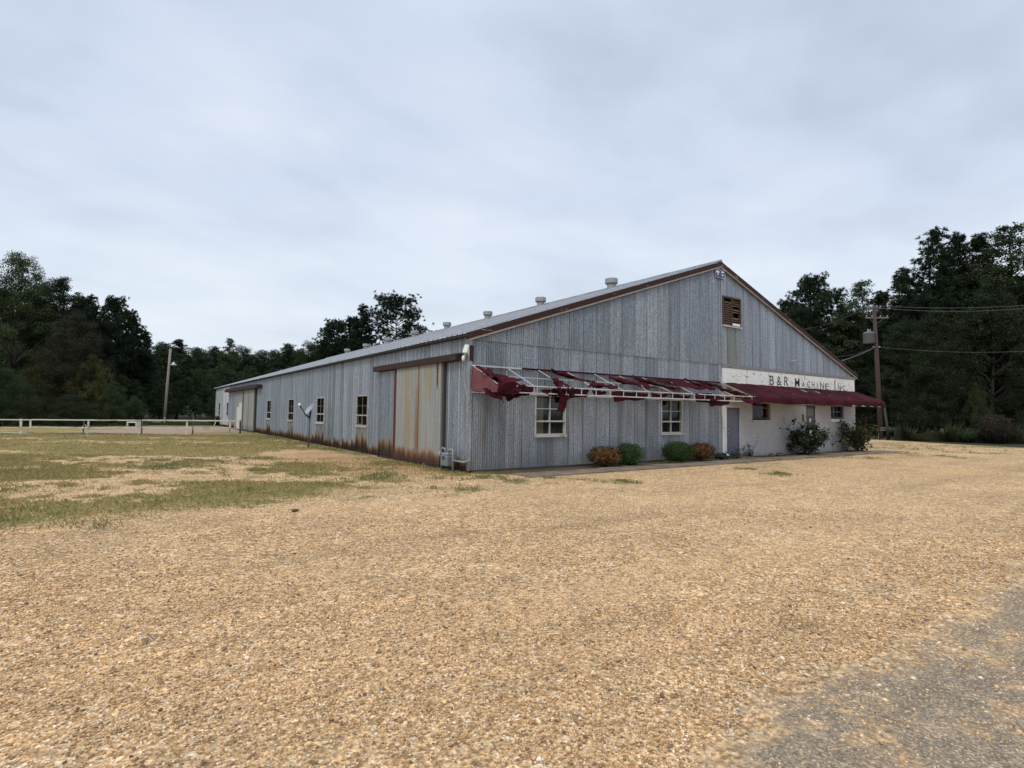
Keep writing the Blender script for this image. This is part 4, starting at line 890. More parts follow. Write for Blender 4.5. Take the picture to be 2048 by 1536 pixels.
def leaf_quads(p, nrm, dirs, ln, wd):
    """diamond leaves: centre p, long axis dirs, facing nrm"""
    side = unit(np.cross(nrm, dirs)); a = dirs * ln[:, None] / 2; c = side * wd[:, None] / 2
    return np.stack([p - a, p + c, p + a, p - c], 1).reshape(-1, 3)
def wood_mesh(name, limbs):
    mb = MB()
    for pts, rr, n in limbs: mb.tube(pts, rr, n)
    me_ = bpy.data.meshes.new(name); me_.from_pydata(mb.v, [], mb.f); me_.materials.append(M['bark']); me_.polygons.foreach_set('use_smooth', [True] * len(me_.polygons)); return me_
def curve(a, e, rs, wob=0.1, n=5):
    a = np.array(a, float); e = np.array(e, float); L_ = np.linalg.norm(e - a)
    return [tuple(a + (e - a) * (i / (n - 1)) + (rs.normal(0, wob * L_ * 0.3, 3) if 0 < i < n - 1 else 0)) for i in range(n)]
def broadleaf(seed, H=15.0, rad=3.6, base=0.22, nleaf=46000, leaf=0.135, lobes=44, airy=0.0, top=0.8):
    rs = np.random.RandomState(seed); limbs = []; th = H * 0.9
    tr = curve((0, 0, 0), (rs.normal(0, .3), rs.normal(0, .3), th), rs, 0.02, 8); limbs.append((tr, list(np.linspace(H * 0.014, 0.03, 8)), 8))
    C_, Rr = [], []
    for i in range(lobes):
        t = base + (1 - base) * ((i + rs.rand()) / lobes) ** 0.85; prof = math.sin(math.pi * min(1, (0.12 + 0.88 * (t - base) / (1 - base))) ** top) ** 0.7
        an = i * 2.4 + rs.normal(0, .4); rr = rad * prof * rs.uniform(0.45, 0.95) * (0.35 if t > 0.93 else 1); z = H * (t * 0.97)
        c = np.array((rr * math.cos(an), rr * math.sin(an), z)); C_.append(c); Rr.append(rad * rs.uniform(0.26, 0.46) * (0.6 + 0.4 * prof))
        z0 = max(H * 0.1, z - rr * rs.uniform(0.5, 1.0)); k = min(z0 / th, .98); limbs.append((curve((0, 0, z0 * .98), c, rs, 0.12), list(np.linspace(H * 0.010 * (1 - k) + 0.02, 0.012, 5)), 5))
    C_ = np.array(C_); Rr = np.array(Rr); sub, sr = [], []
    for c, r in zip(C_, Rr):                            # twigs with a leaf clump each
        m = 9; v = unit(rs.normal(0, 1, (m, 3)) + (0, 0, 0.25)); q = c + v * (r * rs.uniform(0.5, 1.2, (m, 1))) * (1, 1, 0.75)
        for qq in q: limbs.append(([tuple(c), tuple(qq)], [0.02, 0.006], 3))
        sub.append(q); sr.append(np.full(m, r * 0.56))
    sub = np.concatenate(sub); sr = np.concatenate(sr) * rs.uniform(0.6, 1.25, len(sub)); keep = rs.rand(len(sub)) > airy; sub, sr = sub[keep], sr[keep]
    w = sr ** 2; k = rs.choice(len(sub), nleaf, p=w / w.sum()); o = rs.normal(0, 1, (nleaf, 3)); o = unit(o) * (rs.rand(nleaf, 1) ** 0.45); o[:, 2] *= 0.62
    p = sub[k] + o * sr[k][:, None]; nr = unit(o + (0, 0, 0.6) + rs.normal(0, 0.5, (nleaf, 3))); dr = unit(np.cross(nr, rs.normal(0, 1, (nleaf, 3)))); dr[:, 2] -= 0.25; ln = leaf * rs.uniform(0.6, 1.35, nleaf)
    return wood_mesh('trunk', limbs), np_mesh('crown', leaf_quads(p, nr, unit(dr), ln, ln * 0.62), 4, LM['broad'])
def pine(seed, H=18.0, rad=2.7, base=0.35, ntuft=620, ned=30, nl=0.36, round_top=0.0, gap=0.0):
    rs = np.random.RandomState(seed); limbs = [(curve((0, 0, 0), (rs.normal(0, .25), rs.normal(0, .25), H * 0.97), rs, 0.012, 9), list(np.linspace(H * 0.0115, 0.03, 9)), 8)]
    T, D = [], []; z = H * base; nb = 0
    while z < H * 0.985:
        t = (z / H - base) / (1 - base)
        ln = rad * ((1 - t) ** 0.62 * (0.55 + 0.45 * min(1, t * 4)) * (1 - round_top) + round_top * math.sqrt(max(0.0, 1 - (2 * t - 0.85) ** 2 / 1.4)))
        for k in range(rs.randint(3, 6)):
            if rs.rand() < gap: continue
            an = rs.uniform(0, 6.283); up = 0.1 + 0.7 * t + rs.normal(0, .12); l = ln * rs.uniform(0.55, 1.12)
            dv = unit(np.array((math.cos(an), math.sin(an), up))); st = np.array((0, 0, z)); e = st + dv * l; e[2] += 0.10 * l * l * 0.3
            limbs.append((curve(st, e, rs, 0.07, 5), list(np.linspace(0.012 + 0.012 * l, 0.01, 5)), 5)); m = max(4, int(l * 6.0))
            for q in range(m):
                f = rs.uniform(0.38, 1.02) ** 0.75; pos = st + (e - st) * f + rs.normal(0, 0.22 + 0.06 * l, 3) * (1, 1, 0.6)
                T.append(pos); D.append(unit(dv + rs.normal(0, .35, 3) + (0, 0, 0.55))); limbs.append(([tuple(st + (e - st) * f * 0.93), tuple(pos)], [0.012, 0.006], 3))
        z += H * 0.016 * rs.uniform(0.7, 1.5)
    for q in range(5): T.append(np.array((rs.normal(0, .12), rs.normal(0, .12), H * (0.95 + 0.012 * q)))); D.append(np.array((0, 0, 1.0)))
    T = np.array(T); D = np.array(D); n = len(T); P_ = np.repeat(T, ned, 0); v = unit(np.repeat(D, ned, 0) * 0.75 + unit(rs.normal(0, 1, (n * ned, 3)))); ln = nl * rs.uniform(0.6, 1.15, n * ned)
    nr = unit(np.cross(v, rs.normal(0, 1, v.shape))); return wood_mesh('trunk', limbs), np_mesh('crown', leaf_quads(P_ + v * ln[:, None] * 0.5, nr, v, ln, np.full(len(ln), 0.052)), 4, LM['pine'])
VAR = {
 'b1': (broadleaf(1, 15, 3.9), 15), 'b2': (broadleaf(2, 15, 3.4, 0.13, 52000, 0.135, 52), 15), 'b3': (broadleaf(3, 15, 4.6, 0.10, 60000, 0.135, 60), 15),
 'airy': (broadleaf(4, 15, 2.5, 0.26, 26000, 0.125, 46, 0.06, 0.7), 15), 'bush': (broadleaf(5, 8, 4.4, 0.03, 52000, 0.115, 56, 0, 0.7), 8), 'bush2': (broadleaf(6, 8, 3.6, 0.02, 46000, 0.11, 52, 0, 0.6), 8),
 'p1': (pine(11), 18), 'p2': (pine(12, 18, 2.5, 0.42), 18), 'p3': (pine(13, 18, 3.2, 0.30), 18), 'pr': (pine(14, 17, 4.3, 0.42, round_top=0.75), 17), 'po': (pine(15, 17, 4.6, 0.40, round_top=0.85, gap=0.22), 17), 'p4': (pine(16, 18, 2.1, 0.25), 18),
}
def tree(name, var, px, d, top, label, cat, group=None, mat=None, wide=1.0, rz=None, lean=0.0):
    (tm, cm), H0 = VAR[var]; p = at(px, d); H = max(2.0, height_at(px, top, d)); s = H / H0
    t = empty(name, label, cat, (p[0], p[1], -0.03), rz if rz is not None else (px * 7.13 + d) % 6.28, group); t.scale = (s * wide, s * wide, s)
    if lean: t.rotation_euler[1] = lean
    a = link(bpy.data.objects.new('trunk', tm), t); c = link(bpy.data.objects.new('crown', cm), t)
    if mat: c.material_slots[0].link = 'OBJECT'; c.material_slots[0].material = LM[mat]
    return t
GL, GM_, GR = 'trees at the left edge of the yard', 'trees far behind the warehouse', 'trees behind the utility pole'
T_ = [
 # left edge
 ('broadleaf_tree', 'b1', 18, 55, 503, 'tallest leafy tree at the left picture edge with an open top', 'tree', GL, 'light', 0.8),
 ('broadleaf_tree', 'airy', 108, 58, 543, 'slim open-crowned tree, second from the left, standing against the sky', 'tree', GL, 'broad', 1.15),
 ('broadleaf_tree', 'b2', 62, 60, 590, 'dark tree filling the gap between the two tallest at far left', 'tree', GL, 'broad', 1.0),
 ('broadleaf_tree', 'b3', 140, 52, 622, 'grey-brown leafy tree below the slim open crown at left', 'tree', GL, 'brown', 0.85),
 ('broadleaf_tree', 'b1', 88, 63, 556, 'dark crown just left of the slim open-crowned tree, against the sky', 'tree', GL, 'broad', 0.8),
 ('pine_tree', 'p3', 148, 64, 590, 'dark pine between the slim open crown and the pointed pine at left', 'tree', GL, 'pine', 1.1),
 ('broadleaf_tree', 'b2', 198, 66, 618, 'rounded dark crown between the pointed and the round-topped pine at left', 'tree', GL, 'broad', 1.0),
 ('pine_tree', 'p1', 172, 62, 588, 'pointed pine right of the slim open-crowned tree at left', 'tree', GL, 'pine', 1.0),
 ('pine_tree', 'pr', 222, 62, 604, 'round-topped dark pine left of the leaning pole', 'tree', GL, 'pine', 0.8),
 ('pine_tree', 'p3', 258, 66, 632, 'dark pine stepping down between the round pine and the leaning pole', 'tree', GL, 'pine', 1.2),
 ('pine_tree', 'p4', 284, 70, 662, 'small spiky pine just left of the leaning pole', 'tree', GL, 'pine2', 1.3),
 ('broadleaf_tree', 'b1', 318, 76, 684, 'low rounded tree right behind the leaning pole', 'tree', GL, 'brown', 0.9),
 ('pine_tree', 'p2', 352, 80, 678, 'dark pine right of the top of the leaning pole', 'tree', GM_, 'pine', 1.5),
 ('broadleaf_tree', 'b2', 388, 88, 692, 'rounded dark tree above the far end of the white fence', 'tree', GM_, 'broad', 1.1),
 ('bush_tree', 'bush', 70, 50, 735, 'broad olive thicket tree behind the left end of the fence', 'bush', GL, 'olive', 1.0),
 ('bush_tree', 'bush2', 178, 52, 712, 'yellow-green bushy tree above the white fence', 'bush', GL, 'yellow', 0.72),
 ('bush_tree', 'bush', 0, 46, 740, 'dark thicket cut by the left picture edge behind the fence', 'bush', GL, 'broad', 1.0),
 ('bush_tree', 'bush2', 225, 52, 765, 'small green bush right of the yellow-green tree', 'bush', GL, 'light', 0.8),
 ('bush_tree', 'bush', 140, 47, 792, 'low dark green shrub over the middle of the fence', 'bush', GL, 'broad', 1.3),
 ('bush_tree', 'bush2', 268, 54, 795, 'small pale shrub just left of the foot of the leaning pole', 'bush', GL, 'light', 1.0),
 # far middle
 ('broadleaf_tree', 'b2', 424, 95, 690, 'rounded tree left of the twin-topped one in the far tree line', 'tree', GM_, 'broad', 1.1),
 ('broadleaf_tree', 'airy', 455, 92, 671, 'twin-topped light tree rising from the far tree line', 'tree', GM_, 'light', 1.0),
 ('broadleaf_tree', 'b1', 480, 97, 692, 'rounded tree right of the twin-topped one in the far tree line', 'tree', GM_, 'broad', 1.0),
 ('broadleaf_tree', 'b1', 518, 100, 700, 'lowest tree in the dip of the far tree line', 'tree', GM_, 'broad', 0.9),
 ('broadleaf_tree', 'b2', 572, 98, 684, 'dense round tree above the middle of the long roof', 'tree', GM_, 'broad', 1.2),
 ('broadleaf_tree', 'b1', 615, 95, 683, 'rounded tree left of the pine group above the roof', 'tree', GM_, 'broad', 1.0),
 ('pine_tree', 'pr', 662, 92, 647, 'left pine of the group rising behind the roof', 'pine tree', GM_, 'pine', 0.9),
 ('pine_tree', 'p3', 700, 94, 632, 'short dark pine in the middle of the group behind the roof', 'pine tree', GM_, 'pine', 1.4),
 ('pine_tree', 'p1', 722, 90, 607, 'pointed pine left of the big open pine behind the roof', 'pine tree', GM_, 'pine', 1.2),
 ('pine_tree', 'po', 787, 90, 598, 'big open-crowned pine with visible limbs behind the roof', 'pine tree', GM_, 'pine', 1.05),
 ('broadleaf_tree', 'b1', 650, 100, 690, 'leafy tree below the pine group just above the roof', 'tree', GM_, 'olive', 1.1),
 # right side
 ('pine_tree', 'pr', 1632, 62, 564, 'round dense pine behind the right roof slope', 'pine tree', GR, 'pine', 0.92),
 ('pine_tree', 'pr', 1592, 70, 608, 'dark pine half hidden by the right roof slope', 'pine tree', GR, 'pine', 0.9),
 ('broadleaf_tree', 'airy', 1728, 56, 549, 'light slim tree between the round pine and the utility pole', 'tree', GR, 'light', 1.1),
 ('broadleaf_tree', 'b2', 1690, 58, 600, 'dark leafy tree left of the utility pole crossarm', 'tree', GR, 'deep', 0.9),
 ('pine_tree', 'p2', 1768, 52, 580, 'short pine straight above the utility pole', 'pine tree', GR, 'pine', 1.2),
 ('pine_tree', 'p4', 1815, 50, 533, 'spiky pine right of the utility pole', 'pine tree', GR, 'pine2', 1.4),
 ('pine_tree', 'p1', 1880, 49, 450, 'leftmost of the three tallest pines at right', 'pine tree', GR, 'pine', 1.05),
 ('pine_tree', 'p3', 1926, 50, 460, 'middle one of the three tallest pines at right', 'pine tree', GR, 'pine2', 0.85),
 ('pine_tree', 'p2', 1975, 49, 462, 'rightmost of the three tallest pines at right', 'pine tree', GR, 'pine', 1.1),
 ('broadleaf_tree', 'airy', 2036, 46, 428, 'tall light-leaved tree at the right picture edge', 'tree', GR, 'light', 1.2),
 ('broadleaf_tree', 'b2', 2085, 48, 520, 'dark tree cut off by the right picture edge', 'tree', GR, 'deep', 1.0),
 ('broadleaf_tree', 'b3', 1985, 45, 560, 'big leafy tree below the rightmost tall pines', 'tree', GR, 'deep', 0.8),
 ('broadleaf_tree', 'b3', 1880, 45, 615, 'leafy tree below the leftmost tall pine', 'tree', GR, 'deep', 0.8),
 ('broadleaf_tree', 'b1', 1812, 47, 640, 'dark leafy tree directly right of the transformer', 'tree', GR, 'deep', 0.95),
 ('bush_tree', 'bush2', 1955, 43.5, 770, 'green bushy sapling low under the right trees', 'bush', GR, 'light', 0.5),
 ('bush_tree', 'bush', 1850, 45, 750, 'dark bushy undergrowth tree right of the utility pole', 'bush', GR, 'deep', 0.8),
 ('bush_tree', 'bush', 2050, 43, 760, 'dark bushy undergrowth tree at the right picture edge', 'bush', GR, 'deep', 0.8),
 ('bush_tree', 'bush', 1730, 56, 740, 'dark undergrowth tree between warehouse corner and utility pole', 'bush', GR, 'deep', 1.0),
]
for t_ in T_: tree(*t_[:7], group=t_[7], mat=t_[8], wide=t_[9])
# the wood behind reads as one dark mass
def woodland(name, spots, seed, mat='broad'):
    rs = np.random.RandomState(seed); Vs, Ws = [], []
    for (px, d, top) in spots:
        (tm, cm), H0 = VAR[rs.choice(['b1', 'b2', 'b3', 'p3', 'b2'])]; p = at(px, d); H = max(3, height_at(px, top, d)); s = H / H0
        nv = len(cm.vertices); v = np.empty(nv * 3, np.float32); cm.vertices.foreach_get('co', v); v = v.reshape(-1, 4, 3); m = min(len(v), 13000); v = v[rs.choice(len(v), m, False)]
        ctr = v.mean(1, keepdims=True); v = ctr + (v - ctr) * 1.7; a = rs.uniform(0, 6.28); w_ = rs.uniform(1.0, 1.4)
        x = (v[..., 0] * math.cos(a) - v[..., 1] * math.sin(a)) * s * w_ + p[0]; y = (v[..., 0] * math.sin(a) + v[..., 1] * math.cos(a)) * s * w_ + p[1]
        Vs.append(np.stack([x, y, v[..., 2] * s * 1.0], -1).reshape(-1, 3))
    return tag(link(bpy.data.objects.new(name, np_mesh(name, np.concatenate(Vs), 4, LM[mat]))), kind='stuff')
rs = np.random.RandomState(44); sp = []
for px in range(-330, 330, 36): sp.append((px + rs.normal(0, 8), rs.uniform(64, 76), np.interp(px, [-330, 0, 60, 160, 240, 330], [540, 565, 590, 630, 670, 690]) + rs.uniform(0, 25)))
for px in range(-300, 330, 34): sp.append((px + rs.normal(0, 8), rs.uniform(60, 66), rs.uniform(745, 780)))
for px in range(310, 880, 15): sp.append((px + rs.normal(0, 8), rs.uniform(104, 116), np.interp(px, [320, 420, 520, 620, 700, 880], [690, 696, 703, 692, 684, 712]) + rs.uniform(0, 9)))
for px in range(290, 660, 16): sp.append((px + rs.normal(0, 6), rs.uniform(80, 98), rs.uniform(725, 765)))
for px in range(-100, 500, 22): sp.append((px + rs.normal(0, 6), rs.uniform(66, 74), rs.uniform(785, 805)))
for px in range(-260, 480, 17): sp.append((px + rs.normal(0, 6), rs.uniform(78, 92), rs.uniform(765, 795)))
woodland('woodland', sp, 3)
sp = []
for px in range(1560, 2420, 30): sp.append((px + rs.normal(0, 8), rs.uniform(60, 70), np.interp(px, [1560, 1640, 1760, 1900, 2420], [660, 640, 600, 540, 520]) + rs.uniform(0, 30)))
for px in range(1700, 2420, 30): sp.append((px + rs.normal(0, 8), rs.uniform(52, 57), rs.uniform(660, 740)))
for px in range(1690, 2420, 18): sp.append((px + rs.normal(0, 6), rs.uniform(64, 78), rs.uniform(770, 800)))
woodland('woodland', sp, 4, 'deep')
# tall weeds along the wood edges
def weeds(name, spots, mat, seed):
    rs = np.random.RandomState(seed); A_, H_ = [], []
    for (pa, pb, da, db, h, n) in spots:
        t = rs.rand(n); px = pa + (pb - pa) * t; d = da + (db - da) * t + rs.uniform(0, 1.6, n); xc = (px - CX) / F * d
        A_.append(np.stack([CAM[0] + R[0, 0] * xc + R[0, 2] * d, CAM[1] + R[1, 0] * xc + R[1, 2] * d], 1)); H_.append(h * rs.uniform(0.35, 1.0, n) * (0.5 + vnoise(px * 0.03, d, seed)))
    return blades(name, np.concatenate(A_), np.concatenate(H_), mat, 0.5, 0.03, seed)
weeds('tall_weeds', [(1785, 1960, 41.5, 39.5, 0.75, 9000), (1960, 2200, 39.5, 36.5, 0.8, 10000), (1800, 2200, 42.5, 38, 1.3, 900)], leafmat('weed_leaf', (0.026, 0.032, 0.015), (0.055, 0.060, 0.028), (0.075, 0.06, 0.036)), 5)
weeds('tall_weeds', [(-120, 300, 47, 52, 0.5, 3500), (300, 480, 54, 58, 0.35, 2500)], leafmat('weed_leaf_left', (0.045, 0.055, 0.022), (0.085, 0.095, 0.04)), 6)

# ---- shrubs along the gable ------------------------------------
def clipped(seed, rx, ry, h, n, leaf, mat, box=3.0):
    rs = np.random.RandomState(seed); v = unit(rs.normal(0, 1, (n, 3))); k = (np.abs(v) ** box).sum(1) ** (-1 / box); q = v * k[:, None] * (rs.rand(n, 1) ** 0.22) * (0.80 + 0.36 * vnoise(v[:, 0] * 3 + 7, v[:, 1] * 3 + v[:, 2] * 2, seed)[:, None])
    q[:, :2] *= (1 - 0.35 * sstep(-q[:, 2:3], 0.3, 1.0)); sp_ = rs.rand(n) < 0.10; q[sp_] *= rs.uniform(1.02, 1.22, (sp_.sum(), 1)); p = q * (rx, ry, h / 2) + (0, 0, h / 2 + 0.05); nr = unit(v + rs.normal(0, .6, (n, 3))); dr = unit(np.cross(nr, rs.normal(0, 1, (n, 3)))); ln = leaf * rs.uniform(0.6, 1.3, n)
    limbs = [(curve((0.04 * i - .1, 0, -0.03), (rs.normal(0, rx * .5), rs.normal(0, ry * .5), h * rs.uniform(.5, .85)), rs, .1, 4), [0.014, 0.012, 0.009, 0.004], 5) for i in range(6)]
    return wood_mesh('stems', limbs), np_mesh('foliage', leaf_quads(p, nr, dr, ln, ln * 0.6), 4, mat)
def plant(name, label, cat, loc, meshes, group=None, rz=0.0):
    t = empty(name, label, cat, loc, rz, group)
    for m_ in meshes: link(bpy.data.objects.new(m_.name.split('.')[0], m_), t)
    return t
boxm = leafmat('box_leaf', (0.018, 0.045, 0.011), (0.050, 0.095, 0.025), (0.10, 0.15, 0.05)); bar_ = leafmat('barberry_leaf', (0.11, 0.055, 0.024), (0.25, 0.125, 0.05), (0.11, 0.10, 0.04))
GB = 'clipped bushes along the gable wall'
plant('clipped_bush', 'orange-brown rounded bush, left of the two under the near window', 'bush', (4.75, -0.55, 0), clipped(1, 0.66, 0.44, 0.60, 3000, 0.075, bar_, 2.2), GB)
plant('clipped_bush', 'boxy clipped green bush right beside the left orange bush', 'bush', (5.75, -0.66, 0), clipped(2, 0.47, 0.42, 0.66, 6500, 0.042, boxm, 4.0), GB)
plant('clipped_bush', 'rounded clipped green bush below the second gable window', 'bush', (8.3, -0.60, 0), clipped(3, 0.62, 0.44, 0.68, 7500, 0.042, boxm, 3.0), GB)
plant('clipped_bush', 'orange-brown bush between the green bush and the blue-grey door', 'bush', (9.75, -0.50, 0), clipped(4, 0.58, 0.42, 0.62, 2800, 0.075, bar_, 2.3), GB)
def shrub(seed, h, rx, n, leaf, mat, nst=16):
    rs = np.random.RandomState(seed); limbs, cl = [], []
    for i in range(nst):
        an = i * 2.4; rr = rx * math.sqrt((i + .7) / nst); e = np.array((rr * math.cos(an), 0.7 * rr * math.sin(an), h * rs.uniform(0.55, 0.98) * (1 - 0.28 * (rr / rx) ** 2))); st = np.array((rs.normal(0, .05), rs.normal(0, .04), 0))
        pts = curve(st, e, rs, .10, 6); limbs.append((pts, list(np.linspace(0.020, 0.006, 6)), 5))
        for k in range(7):
            b0 = np.array(pts[rs.randint(2, 6)]); q = b0 + rs.normal(0, .17, 3) + (0, 0, .05); cl.append(q); limbs.append(([tuple(b0), tuple(q)], [0.008, 0.004], 4))
    cl = np.array(cl); k = rs.choice(len(cl), n); o = rs.normal(0, .085, (n, 3)); p = cl[k] + o; p[:, 2] = np.maximum(p[:, 2], 0.05); nr = unit(o * 4 + (0, 0, .7) + rs.normal(0, .5, (n, 3))); dr = unit(np.cross(nr, rs.normal(0, 1, (n, 3)))); ln = leaf * rs.uniform(0.6, 1.25, n)
    return wood_mesh('stems', limbs), np_mesh('foliage', leaf_quads(p, nr, dr, ln, ln * 0.6), 4, mat)
shm = leafmat('shrub_leaf', (0.020, 0.034, 0.014), (0.055, 0.072, 0.034), (0.10, 0.12, 0.07)); shm2 = leafmat('shrub_leaf_brown', (0.030, 0.034, 0.014), (0.065, 0.065, 0.03), (0.12, 0.09, 0.04))
plant('leafy_shrub', 'large open leafy shrub in front of the dark door', 'shrub', (17.3, -0.62, 0), shrub(7, 1.52, 1.45, 2100, 0.135, shm))
plant('leafy_shrub', 'leafy shrub at the far white corner of the building', 'shrub', (22.0, -0.70, 0), shrub(8, 1.70, 1.30, 2400, 0.12, shm2, 18))
plant('weed_plant', 'small weed with broad leaves against the white brick by the blue-grey door', 'weed', (13.35, -0.28, 0), shrub(9, 0.42, 0.22, 60, 0.10, leafmat('weed_broad', (0.045, 0.065, 0.028), (0.09, 0.11, 0.05)), 5))
plant('weed_plant', 'leafy weed at the left foot of the blue-grey door', 'weed', (12.05, -0.45, 0), shrub(10, 0.34, 0.32, 140, 0.08, leafmat('weed_foot', (0.035, 0.055, 0.02), (0.07, 0.09, 0.04)), 6))
plant('brown_bush', 'reddish brown twiggy bush at the gravel edge far right', 'bush', (*at(1995, 38.5)[:2], 0), clipped(14, 1.55, 1.0, 2.0, 5200, 0.11, leafmat('brown_bush_leaf', (0.022, 0.017, 0.013), (0.050, 0.038, 0.029)), 2.0))
plant('green_bush', 'small green bush left of the reddish brown one at the gravel edge', 'bush', (*at(1938, 39.5)[:2], 0), clipped(15, 0.75, 0.6, 0.95, 2600, 0.10, leafmat('green_bush_leaf', (0.022, 0.038, 0.016), (0.05, 0.072, 0.032)), 2.0))
plant('green_bush', 'low green bush at the far end of the long wall', 'bush', (*at(441, 57)[:2], 0), clipped(16, 1.2, 0.8, 1.0, 2600, 0.12, LM['broad'], 2.2))
# dark rubble heap by the door and a lump on the walk
mb = MB(); rs = np.random.RandomState(5)
def rock(mb, c, r, rs):
    k = len(mb.v); m = 7
    prof = []
    for i in range(5):
        a = math.pi * i / 4
        for j in range(m):
            b_2 = 2 * math.pi * j / m; q = r * rs.uniform(0.75, 1.2); prof.append((c[0] + q * math.sin(a) * math.cos(b_2), c[1] + q * 0.8 * math.sin(a) * math.sin(b_2), c[2] + q * 0.55 * math.cos(a)))
    mb.v += prof
    for i in range(4):
        for j in range(m): mb.f.append((k + i * m + j, k + i * m + (j + 1) % m, k + (i + 1) * m + (j + 1) % m, k + (i + 1) * m + j))
for c, r in (((10.95, -0.45, 0.12), 0.24), ((11.25, -0.4, 0.13), 0.22), ((11.1, -0.6, 0.08), 0.17)): rock(mb, c, r, rs)
tag(mb.build('debris_pile', M['dark'], smooth=False), 'low dark heap of debris between orange bush and door board', 'debris')
mb = MB(); rock(mb, (14.95, -0.62, 0.06), 0.20, rs); rock(mb, (14.55, -0.5, 0.04), 0.16, rs)
tag(mb.build('dark_stone', M['earth']), 'dark lump of stone on the bed below the brown framed window', 'stone')
mb = MB(); rock(mb, (11.62, -0.32, 0.14), 0.12, rs); tag(mb.build('pale_stone', M['white']), 'small pale stone leaning beside the white door board', 'stone')
q = hit(588, 1023); mb = MB(); rock(mb, (q[0], q[1], 0.015), 0.05, rs); rock(mb, (q[0] + .06, q[1] + .05, 0.01), 0.035, rs); tag(mb.build('dark_stone', M['earth']), 'small dark clod lying on the open gravel', 'stone')
# ================================================================ FENCE, POLES, ODDS AND ENDS
fm = plain('fence_paint', (0.60, 0.57, 0.48), 0.65, 0.15, 2, 0, (0.30, 0.26, 0.2)); fdk = plain('fence_old_wood', (0.10, 0.085, 0.065), 0.9, 0.3)
fe = empty('rail_fence', 'white two-rail fence and gates crossing the yard to the long wall', 'fence', (0, 0, 0))
FP = {px: hit(px, py)[:2] for px, py in ((-160, 870.5), (43, 870), (62, 867), (170, 869.5), (176, 868), (279, 869), (283, 869.5), (372, 867), (384, 868.5), (459, 866), (480, 867.5))}
a0, a1 = np.array(FP[-160]), np.array(FP[480])
def onf(px):
    """point of the fence line in picture column px"""
    r = R @ np.array([px - CX, 860 - CY, F]); dd = a1 - a0; Mx = np.array([[r[0], -dd[0]], [r[1], -dd[1]]]); t = np.linalg.solve(Mx, a0 - CAM[:2]); return a0 + dd * t[1]
for px, w_, h_, m_ in ((-160, .10, .92, fm), (-60, .08, .92, fm), (43, .11, .95, fm), (62, .09, .92, fm), (168, .07, .93, fdk), (176, .10, .92, fm), (278, .10, .92, fm), (283, .09, .93, fdk), (372, .10, .92, fm), (384.5, .09, 1.22, fdk), (459, .11, .93, fm), (480, .10, .95, M['darkmetal'])):
    p = onf(px); mb = MB(); q = (p[0] + 0.03 * math.sin(px), p[1]); mb.bar((q[0], q[1], -0.05), (q[0] + 0.03 * math.sin(px * 2), q[1], h_), w_); mb.build('post', m_, fe)
def rail(pa, pb, za, zb, w_=0.085, seed=0):
    A_, B_ = onf(pa), onf(pb); mb = MB(); n = 9
    pts = [(A_[0] + (B_[0] - A_[0]) * i / n, A_[1] + (B_[1] - A_[1]) * i / n - 0.06, za + (zb - za) * i / n + 0.004 * math.sin(i * 1.7 + seed)) for i in range(n + 1)]
    for a, e in zip(pts[:-1], pts[1:]): mb.bar(a, e, 0.04, w_ * 0.82)
    return mb.build('rail', fm, fe)
for pa, pb, za, zb, w_ in ((-160, 62, .90, .90, .075), (62, 176, .91, .90, .085), (176, 278, .90, .90, .09), (283, 384, .91, .90, .11), (384, 459, .90, .90, .11), (459, 480, .90, .88, .10),
                           (-160, 62, .46, .44, .06), (62, 176, .47, .42, .085), (176, 278, .42, .45, .085), (283, 384, .44, .42, .085), (384, 459, .46, .42, .06), (459, 480, .40, .36, .05), (-160, 62, .28, .10, .05), (384, 459, .33, .31, .05)): rail(pa, pb, za, zb, w_, pa)
# white A-frame leaning on the fence post
p = onf(168); t = empty('sawhorse', 'small whitish A-shaped trestle leaning at the fence post', 'trestle', (p[0], p[1] + 0.35, 0))
for s_ in (-1, 1):
    mb = MB(); mb.bar((0.32 * s_, 0, 0), (0.03 * s_, 0, 0.62), 0.07, 0.04); mb.build('leg', fm, t)
MB().bar((-0.19, 0, 0.28), (0.19, 0, 0.28), 0.06, 0.04).build('crossbar', fm, t)
# leaning pole with lamp
pw = plain('pole_grey_wood', (0.23, 0.205, 0.175), 0.9, 0.3, 3)
b0 = at(328, 56); zt = height_at(341, 697, 56); tp_ = CAM + R @ np.array([(341 - CX) / F * 56, (697 - CY) / F * 56, 56])
t = empty('leaning_pole', 'bare grey wooden pole leaning right, with a lamp, beyond the fence', 'pole', (b0[0], b0[1], 0))
mb = MB(); mb.tube([(0, 0, -0.1), tuple((tp_[:2] - b0[:2]) * .45) + (zt * .5,), tuple(tp_[:2] - b0[:2]) + (zt,)], [0.13, 0.12, 0.11], 10); mb.build('shaft', pw, t, True)
lp = CAM + R @ np.array([(347 - CX) / F * 56, (729 - CY) / F * 56, 56]) - np.array((b0[0], b0[1], 0)); pp = CAM + R @ np.array([(338 - CX) / F * 56, (728 - CY) / F * 56, 56]) - np.array((b0[0], b0[1], 0))
mb = MB(); mb.tube([tuple(pp), tuple(pp + (lp - pp) * .5 + (0, 0, .12)), tuple(lp)], 0.03, 6); la = mb.build('lamp_arm', M['darkmetal'], t)
mb = MB(); mb.lathe([(0.05, 0.26), (0.10, 0.22), (0.13, 0.08), (0.24, 0.02), (0.27, -0.06), (0.20, -0.10), (0.0, -0.12)], 14, tuple(lp)); mb.build('lamp_head', plain('lamp_grey', (0.42, 0.43, 0.43), 0.5), t, True)
mb = MB(); mb.bar((0.02, -0.16, 0), (0.03, -0.16, 1.5), 0.06); mb.build('conduit', fm, t)
